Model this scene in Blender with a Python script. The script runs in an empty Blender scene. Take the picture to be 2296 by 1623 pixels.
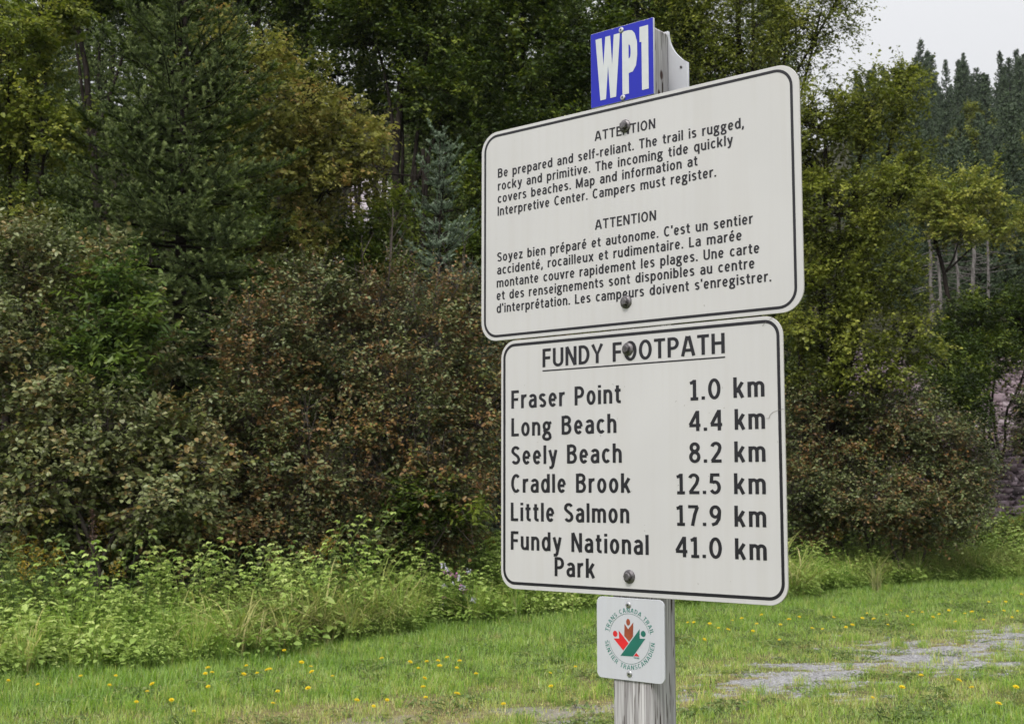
import bpy, math
import numpy as np
from math import radians as RAD
sc = bpy.context.scene
COL = sc.collection

# ------------------------------------------------------------------ camera, sky, sun, exposure
LENS, PITCH, EYE = 44.49, RAD(5.738), 1.55
cd = bpy.data.cameras.new('camera'); cam = bpy.data.objects.new('camera', cd); COL.objects.link(cam)
cd.sensor_width = 36.0; cd.lens = LENS; cd.clip_start = .05; cd.clip_end = 2000
cam.location = (0, 0, EYE); cam.rotation_euler = (RAD(90) + PITCH, 0, 0)
cd.dof.use_dof = True; cd.dof.focus_distance = 2.41; cd.dof.aperture_fstop = 20
sc.camera = cam

SUN_EL, SUN_ROT = RAD(50), RAD(208)
world = bpy.data.worlds.new('World'); sc.world = world; world.use_nodes = True
wn, wl = world.node_tree.nodes, world.node_tree.links
sky = wn.new('ShaderNodeTexSky'); sky.sky_type = 'NISHITA'; sky.sun_disc = False
sky.sun_elevation = SUN_EL; sky.sun_rotation = SUN_ROT; sky.dust_density = 6; sky.air_density = 1; sky.ozone_density = 1
hs = wn.new('ShaderNodeHueSaturation'); hs.inputs['Saturation'].default_value = .10
mx = wn.new('ShaderNodeMix'); mx.data_type = 'RGBA'; mx.inputs['Factor'].default_value = .55
mx.inputs[7].default_value = (9.5, 9.6, 9.9, 1)                      # an even cloud deck over the clear-sky gradient
wl.new(sky.outputs[0], hs.inputs['Color']); wl.new(hs.outputs[0], mx.inputs[6])
tco = wn.new('ShaderNodeTexCoord'); sep = wn.new('ShaderNodeSeparateXYZ'); wl.new(tco.outputs['Generated'], sep.inputs[0])
mr = wn.new('ShaderNodeMapRange'); mr.inputs['From Min'].default_value = 0; mr.inputs['From Max'].default_value = 1
mr.inputs['To Min'].default_value = .8; mr.inputs['To Max'].default_value = 2.0; wl.new(sep.outputs['Z'], mr.inputs['Value'])
deck = wn.new('ShaderNodeMix'); deck.data_type = 'RGBA'; deck.blend_type = 'MULTIPLY'; deck.inputs['Factor'].default_value = 1
wl.new(mx.outputs[2], deck.inputs[6]); wl.new(mr.outputs[0], deck.inputs[7])   # an overcast sky is brightest overhead
bg = wn['Background']; wl.new(deck.outputs[2], bg.inputs['Color']); bg.inputs['Strength'].default_value = .10

sl = bpy.data.lights.new('sun', 'SUN'); sl.energy = 1.5; sl.angle = RAD(12); sl.color = (1, .96, .9)
so = bpy.data.objects.new('sun', sl); COL.objects.link(so)
sd = (math.sin(SUN_ROT) * math.cos(SUN_EL), math.cos(SUN_ROT) * math.cos(SUN_EL), math.sin(SUN_EL))
so.rotation_euler = (RAD(90) - SUN_EL, 0, math.atan2(sd[0], -sd[1]))

sc.view_settings.view_transform = 'Standard'; sc.view_settings.look = 'None'
sc.view_settings.gamma = 1; sc.view_settings.exposure = .08
sc.render.engine = 'CYCLES'
cy = sc.cycles
cy.max_bounces = 6; cy.diffuse_bounces = 1; cy.glossy_bounces = 2; cy.transmission_bounces = 2; cy.volume_bounces = 0
cy.use_denoising = True
try: cy.sampling_pattern = 'BLUE_NOISE'
except Exception: pass
try:
    cy.denoiser = 'OPENIMAGEDENOISE'; cy.denoising_input_passes = 'RGB_ALBEDO_NORMAL'; cy.denoising_prefilter = 'ACCURATE'
except Exception:
    pass
cy.caustics_reflective = False; cy.caustics_refractive = False
cy.sample_clamp_indirect = 4

# ------------------------------------------------------------------ helpers
rng = np.random.default_rng(7)
FPX = LENS / 36 * 2296
CP, SP = math.cos(PITCH), math.sin(PITCH)

def at(u, v, Y):
    """a point of the photograph (2296 px wide) at the distance Y in metres"""
    a, b = (u - 1148) / FPX, (811.5 - v) / FPX
    s = Y / (CP - b * SP)
    return np.array([a * s, Y, EYE + s * (SP + b * CP)])

def ground_at(u, v):
    a, b = (u - 1148) / FPX, (811.5 - v) / FPX
    s = -EYE / (SP + b * CP)
    return np.array([a * s, s * (CP - b * SP)])

def nrm(a):
    return a / np.maximum(np.linalg.norm(a, axis=-1, keepdims=True), 1e-9)

class MB:
    """collects vertices, faces and a per-vertex tint for one mesh"""
    def __init__(s): s.v, s.t, s.f, s.m, s.n = [], [], [], [], 0
    def add(s, V, faces, tint=0.5, mat=0):
        V = np.asarray(V, float).reshape(-1, 3)
        s.v.append(V); s.t.append(np.broadcast_to(np.asarray(tint, float), (len(V),)).copy())
        faces = np.asarray(faces, np.int64)
        s.f.append(faces + s.n); s.m.append(np.full(len(faces), mat)); s.n += len(V)
        return s
    def poly(s, V, tint=.5, mat=0):
        return s.add(V, np.arange(len(V))[None, :], tint, mat)
    def data(s, name, mats, smooth=False):
        me = bpy.data.meshes.new(name)
        V = np.concatenate(s.v)
        me.vertices.add(len(V)); me.vertices.foreach_set('co', V.astype(np.float32).ravel())
        tot = np.concatenate([np.full(len(f), f.shape[1]) for f in s.f])
        lp = np.concatenate([f.ravel() for f in s.f])
        me.loops.add(len(lp)); me.loops.foreach_set('vertex_index', lp.astype(np.int32))
        me.polygons.add(len(tot))
        st = np.concatenate([[0], np.cumsum(tot)[:-1]])
        me.polygons.foreach_set('loop_start', st.astype(np.int32)); me.polygons.foreach_set('loop_total', tot.astype(np.int32))
        me.polygons.foreach_set('material_index', np.concatenate(s.m).astype(np.int32))
        if smooth: me.polygons.foreach_set('use_smooth', np.ones(len(tot), bool))
        for m in (mats if isinstance(mats, (list, tuple)) else [mats]): me.materials.append(m)
        me.update(calc_edges=True)
        at_ = me.attributes.new('tint', 'FLOAT', 'POINT'); at_.data.foreach_set('value', np.concatenate(s.t).astype(np.float32))
        return me
    def build(s, name, mats, parent=None, smooth=False):
        o = bpy.data.objects.new(name, s.data(name, mats, smooth)); COL.objects.link(o)
        if parent is not None: o.parent = parent
        return o

def tag(o, label=None, cat=None, group=None, kind=None):
    if label: o['label'] = label
    if cat: o['category'] = cat
    if group: o['group'] = group
    if kind: o['kind'] = kind
    return o

def empty(name, loc, label=None, cat=None, group=None, rz=0):
    o = bpy.data.objects.new(name, None); COL.objects.link(o); o.location = loc; o.rotation_euler = (0, 0, rz)
    o.empty_display_size = .1
    return tag(o, label, cat, group)

def dup(root, loc, rz=0, s=1.0, label=None, w=1.0):
    r = root.copy(); COL.objects.link(r); r.location = loc; r.rotation_euler = (0, 0, rz); r.scale = (s * w, s * w, s)
    if label: r['label'] = label
    for ch in list(root.children):
        c = ch.copy(); COL.objects.link(c); c.parent = r
    return r

# ------------------------------------------------------------------ materials
def newmat(name):
    m = bpy.data.materials.new(name); m.use_nodes = True
    nt = m.node_tree
    return m, nt.nodes, nt.links, nt.nodes['Principled BSDF']

def ramp(n, stops):
    r = n.new('ShaderNodeValToRGB'); e = r.color_ramp.elements
    while len(e) < len(stops): e.new(.5)
    for i, (p, c) in enumerate(stops):
        e[i].position = p; e[i].color = (*c, 1)
    return r

def tintnode(n):
    a = n.new('ShaderNodeAttribute'); a.attribute_name = 'tint'; return a

def leafmat(name, cols, trans=.2, rough=.45, spec=.22, back=1.3):
    m, n, l, p = newmat(name)
    a = tintnode(n)
    k = len(cols)
    r = ramp(n, [(i / max(1, k - 1), c) for i, c in enumerate(cols)])
    l.new(a.outputs['Fac'], r.inputs[0])
    g = n.new('ShaderNodeNewGeometry')
    hv = n.new('ShaderNodeHueSaturation'); hv.inputs['Saturation'].default_value = .75; hv.inputs['Value'].default_value = back
    l.new(r.outputs[0], hv.inputs['Color'])
    mixc = n.new('ShaderNodeMix'); mixc.data_type = 'RGBA'
    l.new(g.outputs['Backfacing'], mixc.inputs['Factor']); l.new(r.outputs[0], mixc.inputs[6]); l.new(hv.outputs[0], mixc.inputs[7])
    l.new(mixc.outputs[2], p.inputs['Base Color'])
    p.inputs['Roughness'].default_value = rough; p.inputs['Specular IOR Level'].default_value = spec
    t = n.new('ShaderNodeBsdfTranslucent')
    tc = n.new('ShaderNodeHueSaturation'); tc.inputs['Value'].default_value = 1.5; tc.inputs['Saturation'].default_value = 1.1
    l.new(r.outputs[0], tc.inputs['Color']); l.new(tc.outputs[0], t.inputs['Color'])
    ms = n.new('ShaderNodeMixShader'); ms.inputs[0].default_value = trans
    l.new(p.outputs[0], ms.inputs[1]); l.new(t.outputs[0], ms.inputs[2])
    l.new(ms.outputs[0], n['Material Output'].inputs['Surface'])
    return m

def barkmat(name, c0, c1, scale=18, zs=.25):
    m, n, l, p = newmat(name)
    tc = n.new('ShaderNodeTexCoord'); mp = n.new('ShaderNodeMapping'); mp.inputs['Scale'].default_value = (1, 1, zs)
    nz = n.new('ShaderNodeTexNoise'); nz.inputs['Scale'].default_value = scale; nz.inputs['Detail'].default_value = 6
    l.new(tc.outputs['Object'], mp.inputs[0]); l.new(mp.outputs[0], nz.inputs['Vector'])
    r = ramp(n, [(.3, c0), (.7, c1)]); l.new(nz.outputs['Fac'], r.inputs[0]); l.new(r.outputs[0], p.inputs['Base Color'])
    p.inputs['Roughness'].default_value = .95; p.inputs['Specular IOR Level'].default_value = .08
    return m

def plain(name, c, rough=.5, metal=0., spec=.5, noise=.0, nscale=40, bump=0.):
    m, n, l, p = newmat(name)
    p.inputs['Roughness'].default_value = rough; p.inputs['Metallic'].default_value = metal; p.inputs['Specular IOR Level'].default_value = spec
    tc = n.new('ShaderNodeTexCoord'); nz = n.new('ShaderNodeTexNoise'); nz.inputs['Scale'].default_value = nscale; nz.inputs['Detail'].default_value = 5
    l.new(tc.outputs['Object'], nz.inputs['Vector'])
    r = ramp(n, [(.3, tuple(x * (1 - noise) for x in c)), (.7, tuple(min(1, x * (1 + noise)) for x in c))])
    l.new(nz.outputs['Fac'], r.inputs[0]); l.new(r.outputs[0], p.inputs['Base Color'])
    if bump:
        b = n.new('ShaderNodeBump'); b.inputs['Strength'].default_value = bump; b.inputs['Distance'].default_value = .002
        l.new(nz.outputs['Fac'], b.inputs['Height']); l.new(b.outputs[0], p.inputs['Normal'])
    return m

M = {}
M['alder'] = leafmat('alder_leaf', [(0.024, 0.032, 0.006), (0.068, 0.090, 0.020), (0.200, 0.235, 0.100), (0.160, 0.110, 0.040), (0.250, 0.125, 0.045), (0.170, 0.205, 0.050)], .13, .38, .32)
M['alder_green'] = leafmat('alder_leaf_grey_green', [(0.030, 0.045, 0.008), (0.085, 0.110, 0.022), (0.175, 0.200, 0.075), (0.240, 0.265, 0.120), (0.240, 0.150, 0.050), (0.140, 0.170, 0.030)], .13, .38, .32)
M['green'] = leafmat('fresh_leaf', [(0.045, 0.083, 0.018), (0.083, 0.135, 0.027), (0.135, 0.195, 0.033), (0.180, 0.225, 0.045)], .3)
M['yellow'] = leafmat('autumn_leaf', [(0.075, 0.085, 0.014), (0.155, 0.165, 0.032), (0.260, 0.260, 0.058), (0.370, 0.350, 0.100), (0.310, 0.200, 0.065)], .3)
M['yellowgreen'] = leafmat('yellow_green_leaf', [(0.045, 0.065, 0.009), (0.100, 0.135, 0.020), (0.205, 0.240, 0.040), (0.360, 0.360, 0.075)], .3)
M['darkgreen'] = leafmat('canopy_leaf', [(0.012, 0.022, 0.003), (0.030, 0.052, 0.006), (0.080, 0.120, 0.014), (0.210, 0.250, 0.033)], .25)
M['olive'] = leafmat('olive_leaf', [(0.040, 0.053, 0.006), (0.095, 0.118, 0.015), (0.190, 0.218, 0.034), (0.340, 0.350, 0.070)], .3)
M['needle'] = leafmat('spruce_needle', [(0.015, 0.029, 0.003), (0.070, 0.112, 0.015), (0.250, 0.320, 0.060)], .1, .5, .12, 1.1)
M['needle_blue'] = leafmat('blue_spruce_needle', [(0.035, 0.060, 0.030), (0.130, 0.190, 0.110), (0.290, 0.380, 0.240)], .1, .5, .15, 1.1)
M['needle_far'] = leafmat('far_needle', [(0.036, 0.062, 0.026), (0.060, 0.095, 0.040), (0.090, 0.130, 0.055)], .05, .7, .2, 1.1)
M['herb'] = leafmat('herb_leaf', [(0.100, 0.180, 0.030), (0.215, 0.320, 0.065), (0.360, 0.480, 0.120), (0.520, 0.600, 0.210)], .32, .5, .35)
M['herb_dark'] = leafmat('herb_leaf_dark', [(0.060, 0.105, 0.028), (0.115, 0.180, 0.050), (0.180, 0.240, 0.070), (0.240, 0.260, 0.075)], .3, .5, .35)
M['blade'] = leafmat('grass_blade', [(0.110, 0.230, 0.022), (0.210, 0.360, 0.037), (0.310, 0.440, 0.066), (0.460, 0.460, 0.130), (0.600, 0.510, 0.240)], .3, .55, .3)
M['straw'] = leafmat('straw_blade', [(0.150, 0.225, 0.045), (0.255, 0.300, 0.075), (0.390, 0.375, 0.135), (0.570, 0.480, 0.255)], .3, .6, .3)
M['bark'] = barkmat('dark_bark', (.014, .011, .009), (.04, .033, .028))
M['bark_pale'] = barkmat('pale_bark', (.10, .09, .085), (.26, .24, .23), 9, .4)
M['twig'] = barkmat('grey_twig', (.06, .048, .042), (.15, .125, .115), 10, 1)
M['soil'] = plain('soil', (.05, .038, .026), .95, noise=.5, nscale=9)

def groundmat():
    m, n, l, p = newmat('meadow_ground')
    tc = n.new('ShaderNodeTexCoord')
    def noise(s, d=6):
        z = n.new('ShaderNodeTexNoise'); z.inputs['Scale'].default_value = s; z.inputs['Detail'].default_value = d
        l.new(tc.outputs['Object'], z.inputs['Vector']); return z
    def attr(k):
        a = n.new('ShaderNodeAttribute'); a.attribute_name = k; return a
    n1, n2, n3 = noise(14), noise(90, 3), noise(2.2)
    grass = ramp(n, [(.3, (.05, .075, .018)), (.55, (.085, .115, .028)), (.75, (.15, .14, .055))]); l.new(n1.outputs['Fac'], grass.inputs[0])
    dry = ramp(n, [(.3, (.11, .105, .04)), (.6, (.22, .18, .085)), (.8, (.30, .25, .14))]); l.new(n1.outputs['Fac'], dry.inputs[0])
    vor = n.new('ShaderNodeTexVoronoi'); vor.inputs['Scale'].default_value = 55; l.new(tc.outputs['Object'], vor.inputs['Vector'])
    grav = ramp(n, [(0, (.20, .195, .20)), (.5, (.32, .315, .32)), (1, (.46, .45, .455))]); l.new(vor.outputs['Color'], grav.inputs[0])
    soil = ramp(n, [(.3, (.016, .018, .008)), (.7, (.045, .042, .02))]); l.new(n1.outputs['Fac'], soil.inputs[0])
    prev = grass
    for k, c in (('dry', dry), ('gravel', grav), ('soil', soil)):
        a = attr(k)
        mxn = n.new('ShaderNodeMix'); mxn.data_type = 'RGBA'
        l.new(a.outputs['Fac'], mxn.inputs['Factor'])
        l.new(prev.outputs[0] if prev is grass else prev.outputs[2], mxn.inputs[6]); l.new(c.outputs[0], mxn.inputs[7]); prev = mxn
    l.new(prev.outputs[2], p.inputs['Base Color']); p.inputs['Roughness'].default_value = .95; p.inputs['Specular IOR Level'].default_value = .2
    b = n.new('ShaderNodeBump'); b.inputs['Strength'].default_value = .6; b.inputs['Distance'].default_value = .02
    l.new(n2.outputs['Fac'], b.inputs['Height']); l.new(b.outputs[0], p.inputs['Normal'])
    return m

def rockmat():
    m, n, l, p = newmat('scree_rock')
    a = tintnode(n)
    r = ramp(n, [(0, (.05, .038, .04)), (.4, (.15, .11, .122)), (.75, (.27, .205, .23)), (1, (.46, .39, .42))]); l.new(a.outputs['Fac'], r.inputs[0])
    l.new(r.outputs[0], p.inputs['Base Color']); p.inputs['Roughness'].default_value = .9
    return m
M['rock'] = rockmat()

# ------------------------------------------------------------------ terrain
def sstep(a, b, x):
    t = np.clip((x - a) / (b - a), 0, 1); return t * t * (3 - 2 * t)

def snoise(x, y, s, seed):
    r = np.random.default_rng(seed); o = 0
    for k in range(5):
        a = r.uniform(0, 6.28); f = s * (1.0 + .7 * k); ph = r.uniform(0, 6.28, 2)
        o = o + np.sin((x * math.cos(a) + y * math.sin(a)) * f + ph[0] + 1.3 * np.sin((x * math.sin(a) - y * math.cos(a)) * f * .7 + ph[1])) / (1 + .5 * k)
    return o / 2.6

def height(x, y):
    x = np.asarray(x, float); y = np.asarray(y, float)
    hl = np.interp(y, [0, 26, 29, 45, 60, 120, 180, 260, 400], [0, 0, 1.4, 15.5, 19, 28, 42, 50, 55])
    hr = np.interp(y, [0, 30, 36.5, 45, 70, 100, 180, 260, 400], [0, 0, 4.9, 7.4, 13, 22, 54, 68, 72])
    t = sstep(.16, .30, x / np.maximum(y, 5))
    h = hl * (1 - t) + hr * t
    return h + np.where(y > 25, .25 * snoise(x, y, .35, 3) * sstep(25, 40, y), .02 * snoise(x, y, .9, 4))

FRONT = np.array([ground_at(u, v) for u, v in [(-500, 1530), (-100, 1515), (0, 1508), (200, 1495), (400, 1482), (600, 1468), (760, 1440), (850, 1425), (1000, 1402),
                  (1150, 1388), (1300, 1376), (1500, 1362), (1770, 1345), (1850, 1327), (2000, 1313), (2296, 1298), (2600, 1288)]])
def front(x):
    return np.interp(x, FRONT[:, 0], FRONT[:, 1]) - .35 * sstep(1, -3, x) + .22 * snoise(np.asarray(x, float), 0 * np.asarray(x, float), 2.2, 33)
TRACK = np.array([ground_at(u, v) for u, v in [(2700, 1395), (2296, 1440), (2080, 1470), (1900, 1502), (1640, 1545), (1400, 1588), (1150, 1606), (850, 1612), (500, 1660)]])
def track_dist(x, y):
    d = np.full(np.shape(x), 1e9); w = np.zeros(np.shape(x))
    for i in range(len(TRACK) - 1):
        a, b = TRACK[i], TRACK[i + 1]; ab = b - a
        t = np.clip(((x - a[0]) * ab[0] + (y - a[1]) * ab[1]) / (ab @ ab), 0, 1)
        dd = np.hypot(x - a[0] - t * ab[0], y - a[1] - t * ab[1])
        d = np.minimum(d, dd)
    return d
def gravel_mask(x, y):
    d = track_dist(x, y)
    width = np.interp(x, [-1.5, 0, 1.5, 3, 6], [.14, .20, .36, .56, .85])
    n = .40 * snoise(x, y, 2.6, 11) + .45 * snoise(x, y * 1.6, 7.0, 12) + .45 * snoise(x, y * 1.6, 17, 13)
    return np.clip((.62 - d / width * .7 + n * 1.7) * 2.2, 0, 1) * np.interp(x, [-3, -.6, .8, 2.2], [0, .3, .5, 1])
def dry_mask(x, y):
    d = track_dist(x, y)
    n = .5 * snoise(x, y, 1.6, 21) + .35 * snoise(x, y, 5, 22)
    return np.clip(1.0 - d / 1.8 + n * .9 - .9 * sstep(2.2, .6, front(x) - y), 0, 1)

def build_ground():
    xs = np.unique(np.concatenate([np.linspace(-170, -16, 45), np.linspace(-16, -6.5, 40), np.arange(-6.5, 9.5, .06), np.linspace(9.5, 24, 50), np.linspace(24, 230, 60)]))
    ys = np.unique(np.concatenate([np.linspace(-40, 5, 24), np.arange(5, 23.5, .06), np.linspace(23.5, 50, 70), np.linspace(50, 330, 70)]))
    X, Y = np.meshgrid(xs, ys); Z = height(X, Y)
    nx, ny = len(xs), len(ys)
    idx = np.arange(nx * ny).reshape(ny, nx)
    F = np.stack([idx[:-1, :-1], idx[:-1, 1:], idx[1:, 1:], idx[1:, :-1]], -1).reshape(-1, 4)
    mb = MB(); mb.add(np.stack([X, Y, Z], -1).reshape(-1, 3), F)
    o = mb.build('ground', groundmat(), smooth=True)
    me = o.data
    for k, val in (('gravel', gravel_mask(X, Y)), ('dry', dry_mask(X, Y)), ('soil', sstep(.1, .9, Y - front(X)))):
        a = me.attributes.new(k, 'FLOAT', 'POINT'); a.data.foreach_set('value', val.ravel().astype(np.float32))
    tag(o, kind='structure')
build_ground()

# ------------------------------------------------------------------ foliage primitives
def add_leaves(mb, P, D, N, L, W, tint, mat=0, droop=.12, fold=.16):
    n = len(P); D = nrm(D); S = nrm(np.cross(D, N)); N = np.cross(S, D)
    L = np.broadcast_to(L, (n,))[:, None]; W = np.broadcast_to(W, (n,))[:, None]
    pts = [(0, 0, 0), (.30, .46, 1), (.70, .38, .8), (1, 0, 0), (.70, -.38, .8), (.30, -.46, 1)]
    V = np.stack([P + D * L * a + S * W * b + N * (W * fold * c - L * droop * a * a) for a, b, c in pts], 1)
    base = np.arange(n)[:, None] * 6
    F = np.concatenate([base + np.array([0, 1, 2, 3]), base + np.array([0, 3, 4, 5])])
    mb.add(V.reshape(-1, 3), F, np.repeat(np.broadcast_to(tint, (n,)), 6), mat)

def add_tubes(mb, A, B, r0, r1, sides=5, mat=0, tint=.5):
    A = np.asarray(A, float).reshape(-1, 3); B = np.asarray(B, float).reshape(-1, 3); n = len(A)
    D = nrm(B - A); ref = np.where(np.abs(D[:, 2:3]) > .9, np.array([[1., 0, 0]]), np.array([[0, 0, 1.]]))
    S = nrm(np.cross(D, ref)); T = np.cross(D, S)
    a = np.arange(sides) / sides * 2 * math.pi
    ring = S[:, None] * np.cos(a)[None, :, None] + T[:, None] * np.sin(a)[None, :, None]
    r0 = np.broadcast_to(r0, (n,))[:, None, None]; r1 = np.broadcast_to(r1, (n,))[:, None, None]
    V = np.concatenate([A[:, None] + ring * r0, B[:, None] + ring * r1], 1)
    k = np.arange(sides); q = np.stack([k, (k + 1) % sides, (k + 1) % sides + sides, k + sides], -1)
    F = (np.arange(n)[:, None, None] * 2 * sides + q[None]).reshape(-1, 4)
    mb.add(V.reshape(-1, 3), F, tint, mat)

def bezier(p0, p1, p2, k):
    t = np.linspace(0, 1, k)[:, None]
    return (1 - t) ** 2 * p0 + 2 * t * (1 - t) * p1 + t * t * p2

def broadleaf(name, lobes, leaf, bark, label, cat, seed, base=None, leafL=.065, leafW=.042, dens=9., twigs=11, lpt=10, twigL=.34,
              trunk_r=.05, stems=1, group=None, part='crown', tintc=(.5, .3), jitter=.75, up=.25, bare=0, flat=.45):
    """a bush or tree: stems from the base to its lobes, branches to clumps on the lobes, twigs with leaves"""
    r = np.random.default_rng(seed)
    C = np.array([l[0] for l in lobes]); Rr = np.array([l[1] for l in lobes])
    if base is None:
        b = C.mean(0); base = np.array([b[0], b[1], float(height(b[0], b[1]))])
    base = np.asarray(base, float)
    root = empty(name, base, label, cat, group)
    lf, wd = MB(), MB()
    cl, co = [], []
    for c, rad in zip(C, Rr):
        area = 4 * math.pi * ((rad[0] * rad[1]) ** 1.6 + (rad[0] * rad[2]) ** 1.6 + (rad[1] * rad[2]) ** 1.6) ** (1 / 1.6) / 3 ** (1 / 1.6)
        k = max(8, int(area * dens))
        d = nrm(r.normal(size=(k, 3)))
        f = r.uniform(.35, 1, k) ** .6 * (.86 + .22 * np.sin(d[:, 0] * 5 + seed) * np.cos(d[:, 2] * 6 + d[:, 1] * 4) + .1 * r.normal(size=k))
        p = c + d * rad * f[:, None]
        ok = p[:, 2] > base[2] + .15
        cl.append(p[ok]); co.append(d[ok])
    cl = np.concatenate(cl); co = np.concatenate(co)
    # stems
    nodes = []
    if stems == 1:
        top = C[np.argmax(C[:, 2])]; tpts = bezier(base, base + (top - base) * np.array([.2, .2, .6]), top, 14); tpts[1:-1] += r.normal(size=(12, 3)) * .03
        trr = np.linspace(trunk_r, trunk_r * .25, 14); add_tubes(wd, tpts[:-1], tpts[1:], trr[:-1], trr[1:] * 1.02, 8); nodes.append(tpts[6:])
    for i, c in enumerate(C):
        if stems == 1:
            zz = base[2] + (c[2] - base[2]) * r.uniform(.5, .75); j = int(np.argmin(np.abs(tpts[:, 2] - zz))); b0 = tpts[j]
            pts = bezier(b0, (b0 + c) / 2 + np.array([0, 0, -.1]) + r.normal(size=3) * .1, c, 7); rr = np.linspace(trr[j] * .6, trr[j] * .2 + .006, 7)
            add_tubes(wd, pts[:-1], pts[1:], rr[:-1], rr[1:] * 1.02, 5); nodes.append(pts[2:]); continue
        b0 = base + np.array([r.uniform(-1, 1), r.uniform(-1, 1), 0]) * (.12 * stems if stems > 1 else .02)
        mid = np.array([b0[0] * .75 + c[0] * .25, b0[1] * .75 + c[1] * .25, b0[2] + (c[2] - b0[2]) * .62]) + r.normal(size=3) * .12
        pts = bezier(b0, mid, c, 9); pts[1:-1] += r.normal(size=(7, 3)) * .03
        rr = np.linspace(trunk_r, trunk_r * .35, 9)
        add_tubes(wd, pts[:-1], pts[1:], rr[:-1], rr[1:] * 1.02, 6)
        nodes.append(pts[3:]) 
    nodes = np.concatenate(nodes)
    nb = len(cl); jn = np.argmin(((cl[:, None] - nodes[None]) ** 2).sum(-1) + (nodes[None, :, 2] > cl[:, None, 2]) * .5, 1)
    src = nodes[jn]; midp = (src + cl) / 2 + r.normal(size=(nb, 3)) * .1 + np.array([0, 0, -.06])
    dl = np.linalg.norm(cl - src, axis=1); br = np.minimum(.004 + dl * .007, trunk_r * .5)
    add_tubes(wd, src, midp, br, br * .75, 4); add_tubes(wd, midp, cl, br * .75, br * .4, 4)
    for _ in range(bare):                      # leafless grey shoots that poke out of the crown
        j = r.integers(0, nb); q0 = cl[j] - co[j] * .25; dq = nrm(co[j] * .5 + r.normal(size=3) * .45 + np.array([0, -.25, .7])); Lq = r.uniform(.5, 1.1)
        pts = bezier(q0, q0 + dq * Lq * .5 + r.normal(size=3) * .08, q0 + dq * Lq + np.array([0, 0, .12]), 6); add_tubes(wd, pts[:-1], pts[1:], np.linspace(.009, .005, 5), np.linspace(.008, .004, 5), 4)
        for q in (2, 3, 4): e_ = pts[q] + nrm(dq + r.normal(size=3) * .6) * Lq * .4; add_tubes(wd, [pts[q]], [e_], .005, .0025, 3)
    # twigs
    n = nb * twigs
    o = np.repeat(co, twigs, 0); p0 = np.repeat(cl, twigs, 0) + r.normal(size=(n, 3)) * twigL * .28
    d = nrm(o * .75 + r.normal(size=(n, 3)) * jitter + np.array([0, 0, up]))
    d[:, 2] *= np.where(r.random(n) < .7, .6, 1); d = nrm(d)
    tl = twigL * r.uniform(.55, 1.25, n)
    p1 = p0 + d * tl[:, None]
    keep = r.random(n) < .45
    add_tubes(wd, p0[keep], p1[keep], .0035, .0015, 3)
    ctint = np.repeat(r.normal(tintc[0], tintc[1] * .72, nb), twigs) + r.normal(size=n) * tintc[1] * .3
    # leaves
    t = (np.arange(lpt) + .5) / lpt
    m = n * lpt
    P = (p0[:, None] + d[:, None] * (tl[:, None] * t[None])[..., None]).reshape(-1, 3) + r.normal(size=(m, 3)) * .012
    dd = np.repeat(d, lpt, 0); side = nrm(np.cross(dd, np.array([0, 0, 1.]) + r.normal(size=(m, 3)) * .25))
    sg = np.tile(np.where(np.arange(lpt) % 2, 1, -1), n)[:, None]
    D = nrm(dd * .55 + side * sg * .8 + r.normal(size=(m, 3)) * .35 + np.array([0, 0, -.1]))
    N = nrm(np.array([0, 0, 1.]) + r.normal(size=(m, 3)) * flat + np.repeat(o, lpt, 0) * .35)
    sz = r.uniform(.5, 1.3, m) * np.repeat(r.uniform(.75, 1.25, nb), twigs * lpt)
    tint = np.clip(np.repeat(ctint, lpt) + r.normal(size=m) * tintc[1] * .36, 0.01, .99)
    ok = P[:, 2] > base[2] + .03
    add_leaves(lf, P[ok], D[ok], N[ok], leafL * sz[ok], leafW * sz[ok], tint[ok])
    for mb in (lf, wd):
        mb.v = [v - base for v in mb.v]
    lf.build(part, leaf, root); wd.build('stem' if stems > 1 else 'trunk', bark, root, smooth=True)
    return root

def lob(u, v, ru, rv, Y, ry=None):
    k = Y / FPX
    return (at(u, v, Y), np.array([ru * k, (ry if ry else ru * k * .8), rv * k]))

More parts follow.
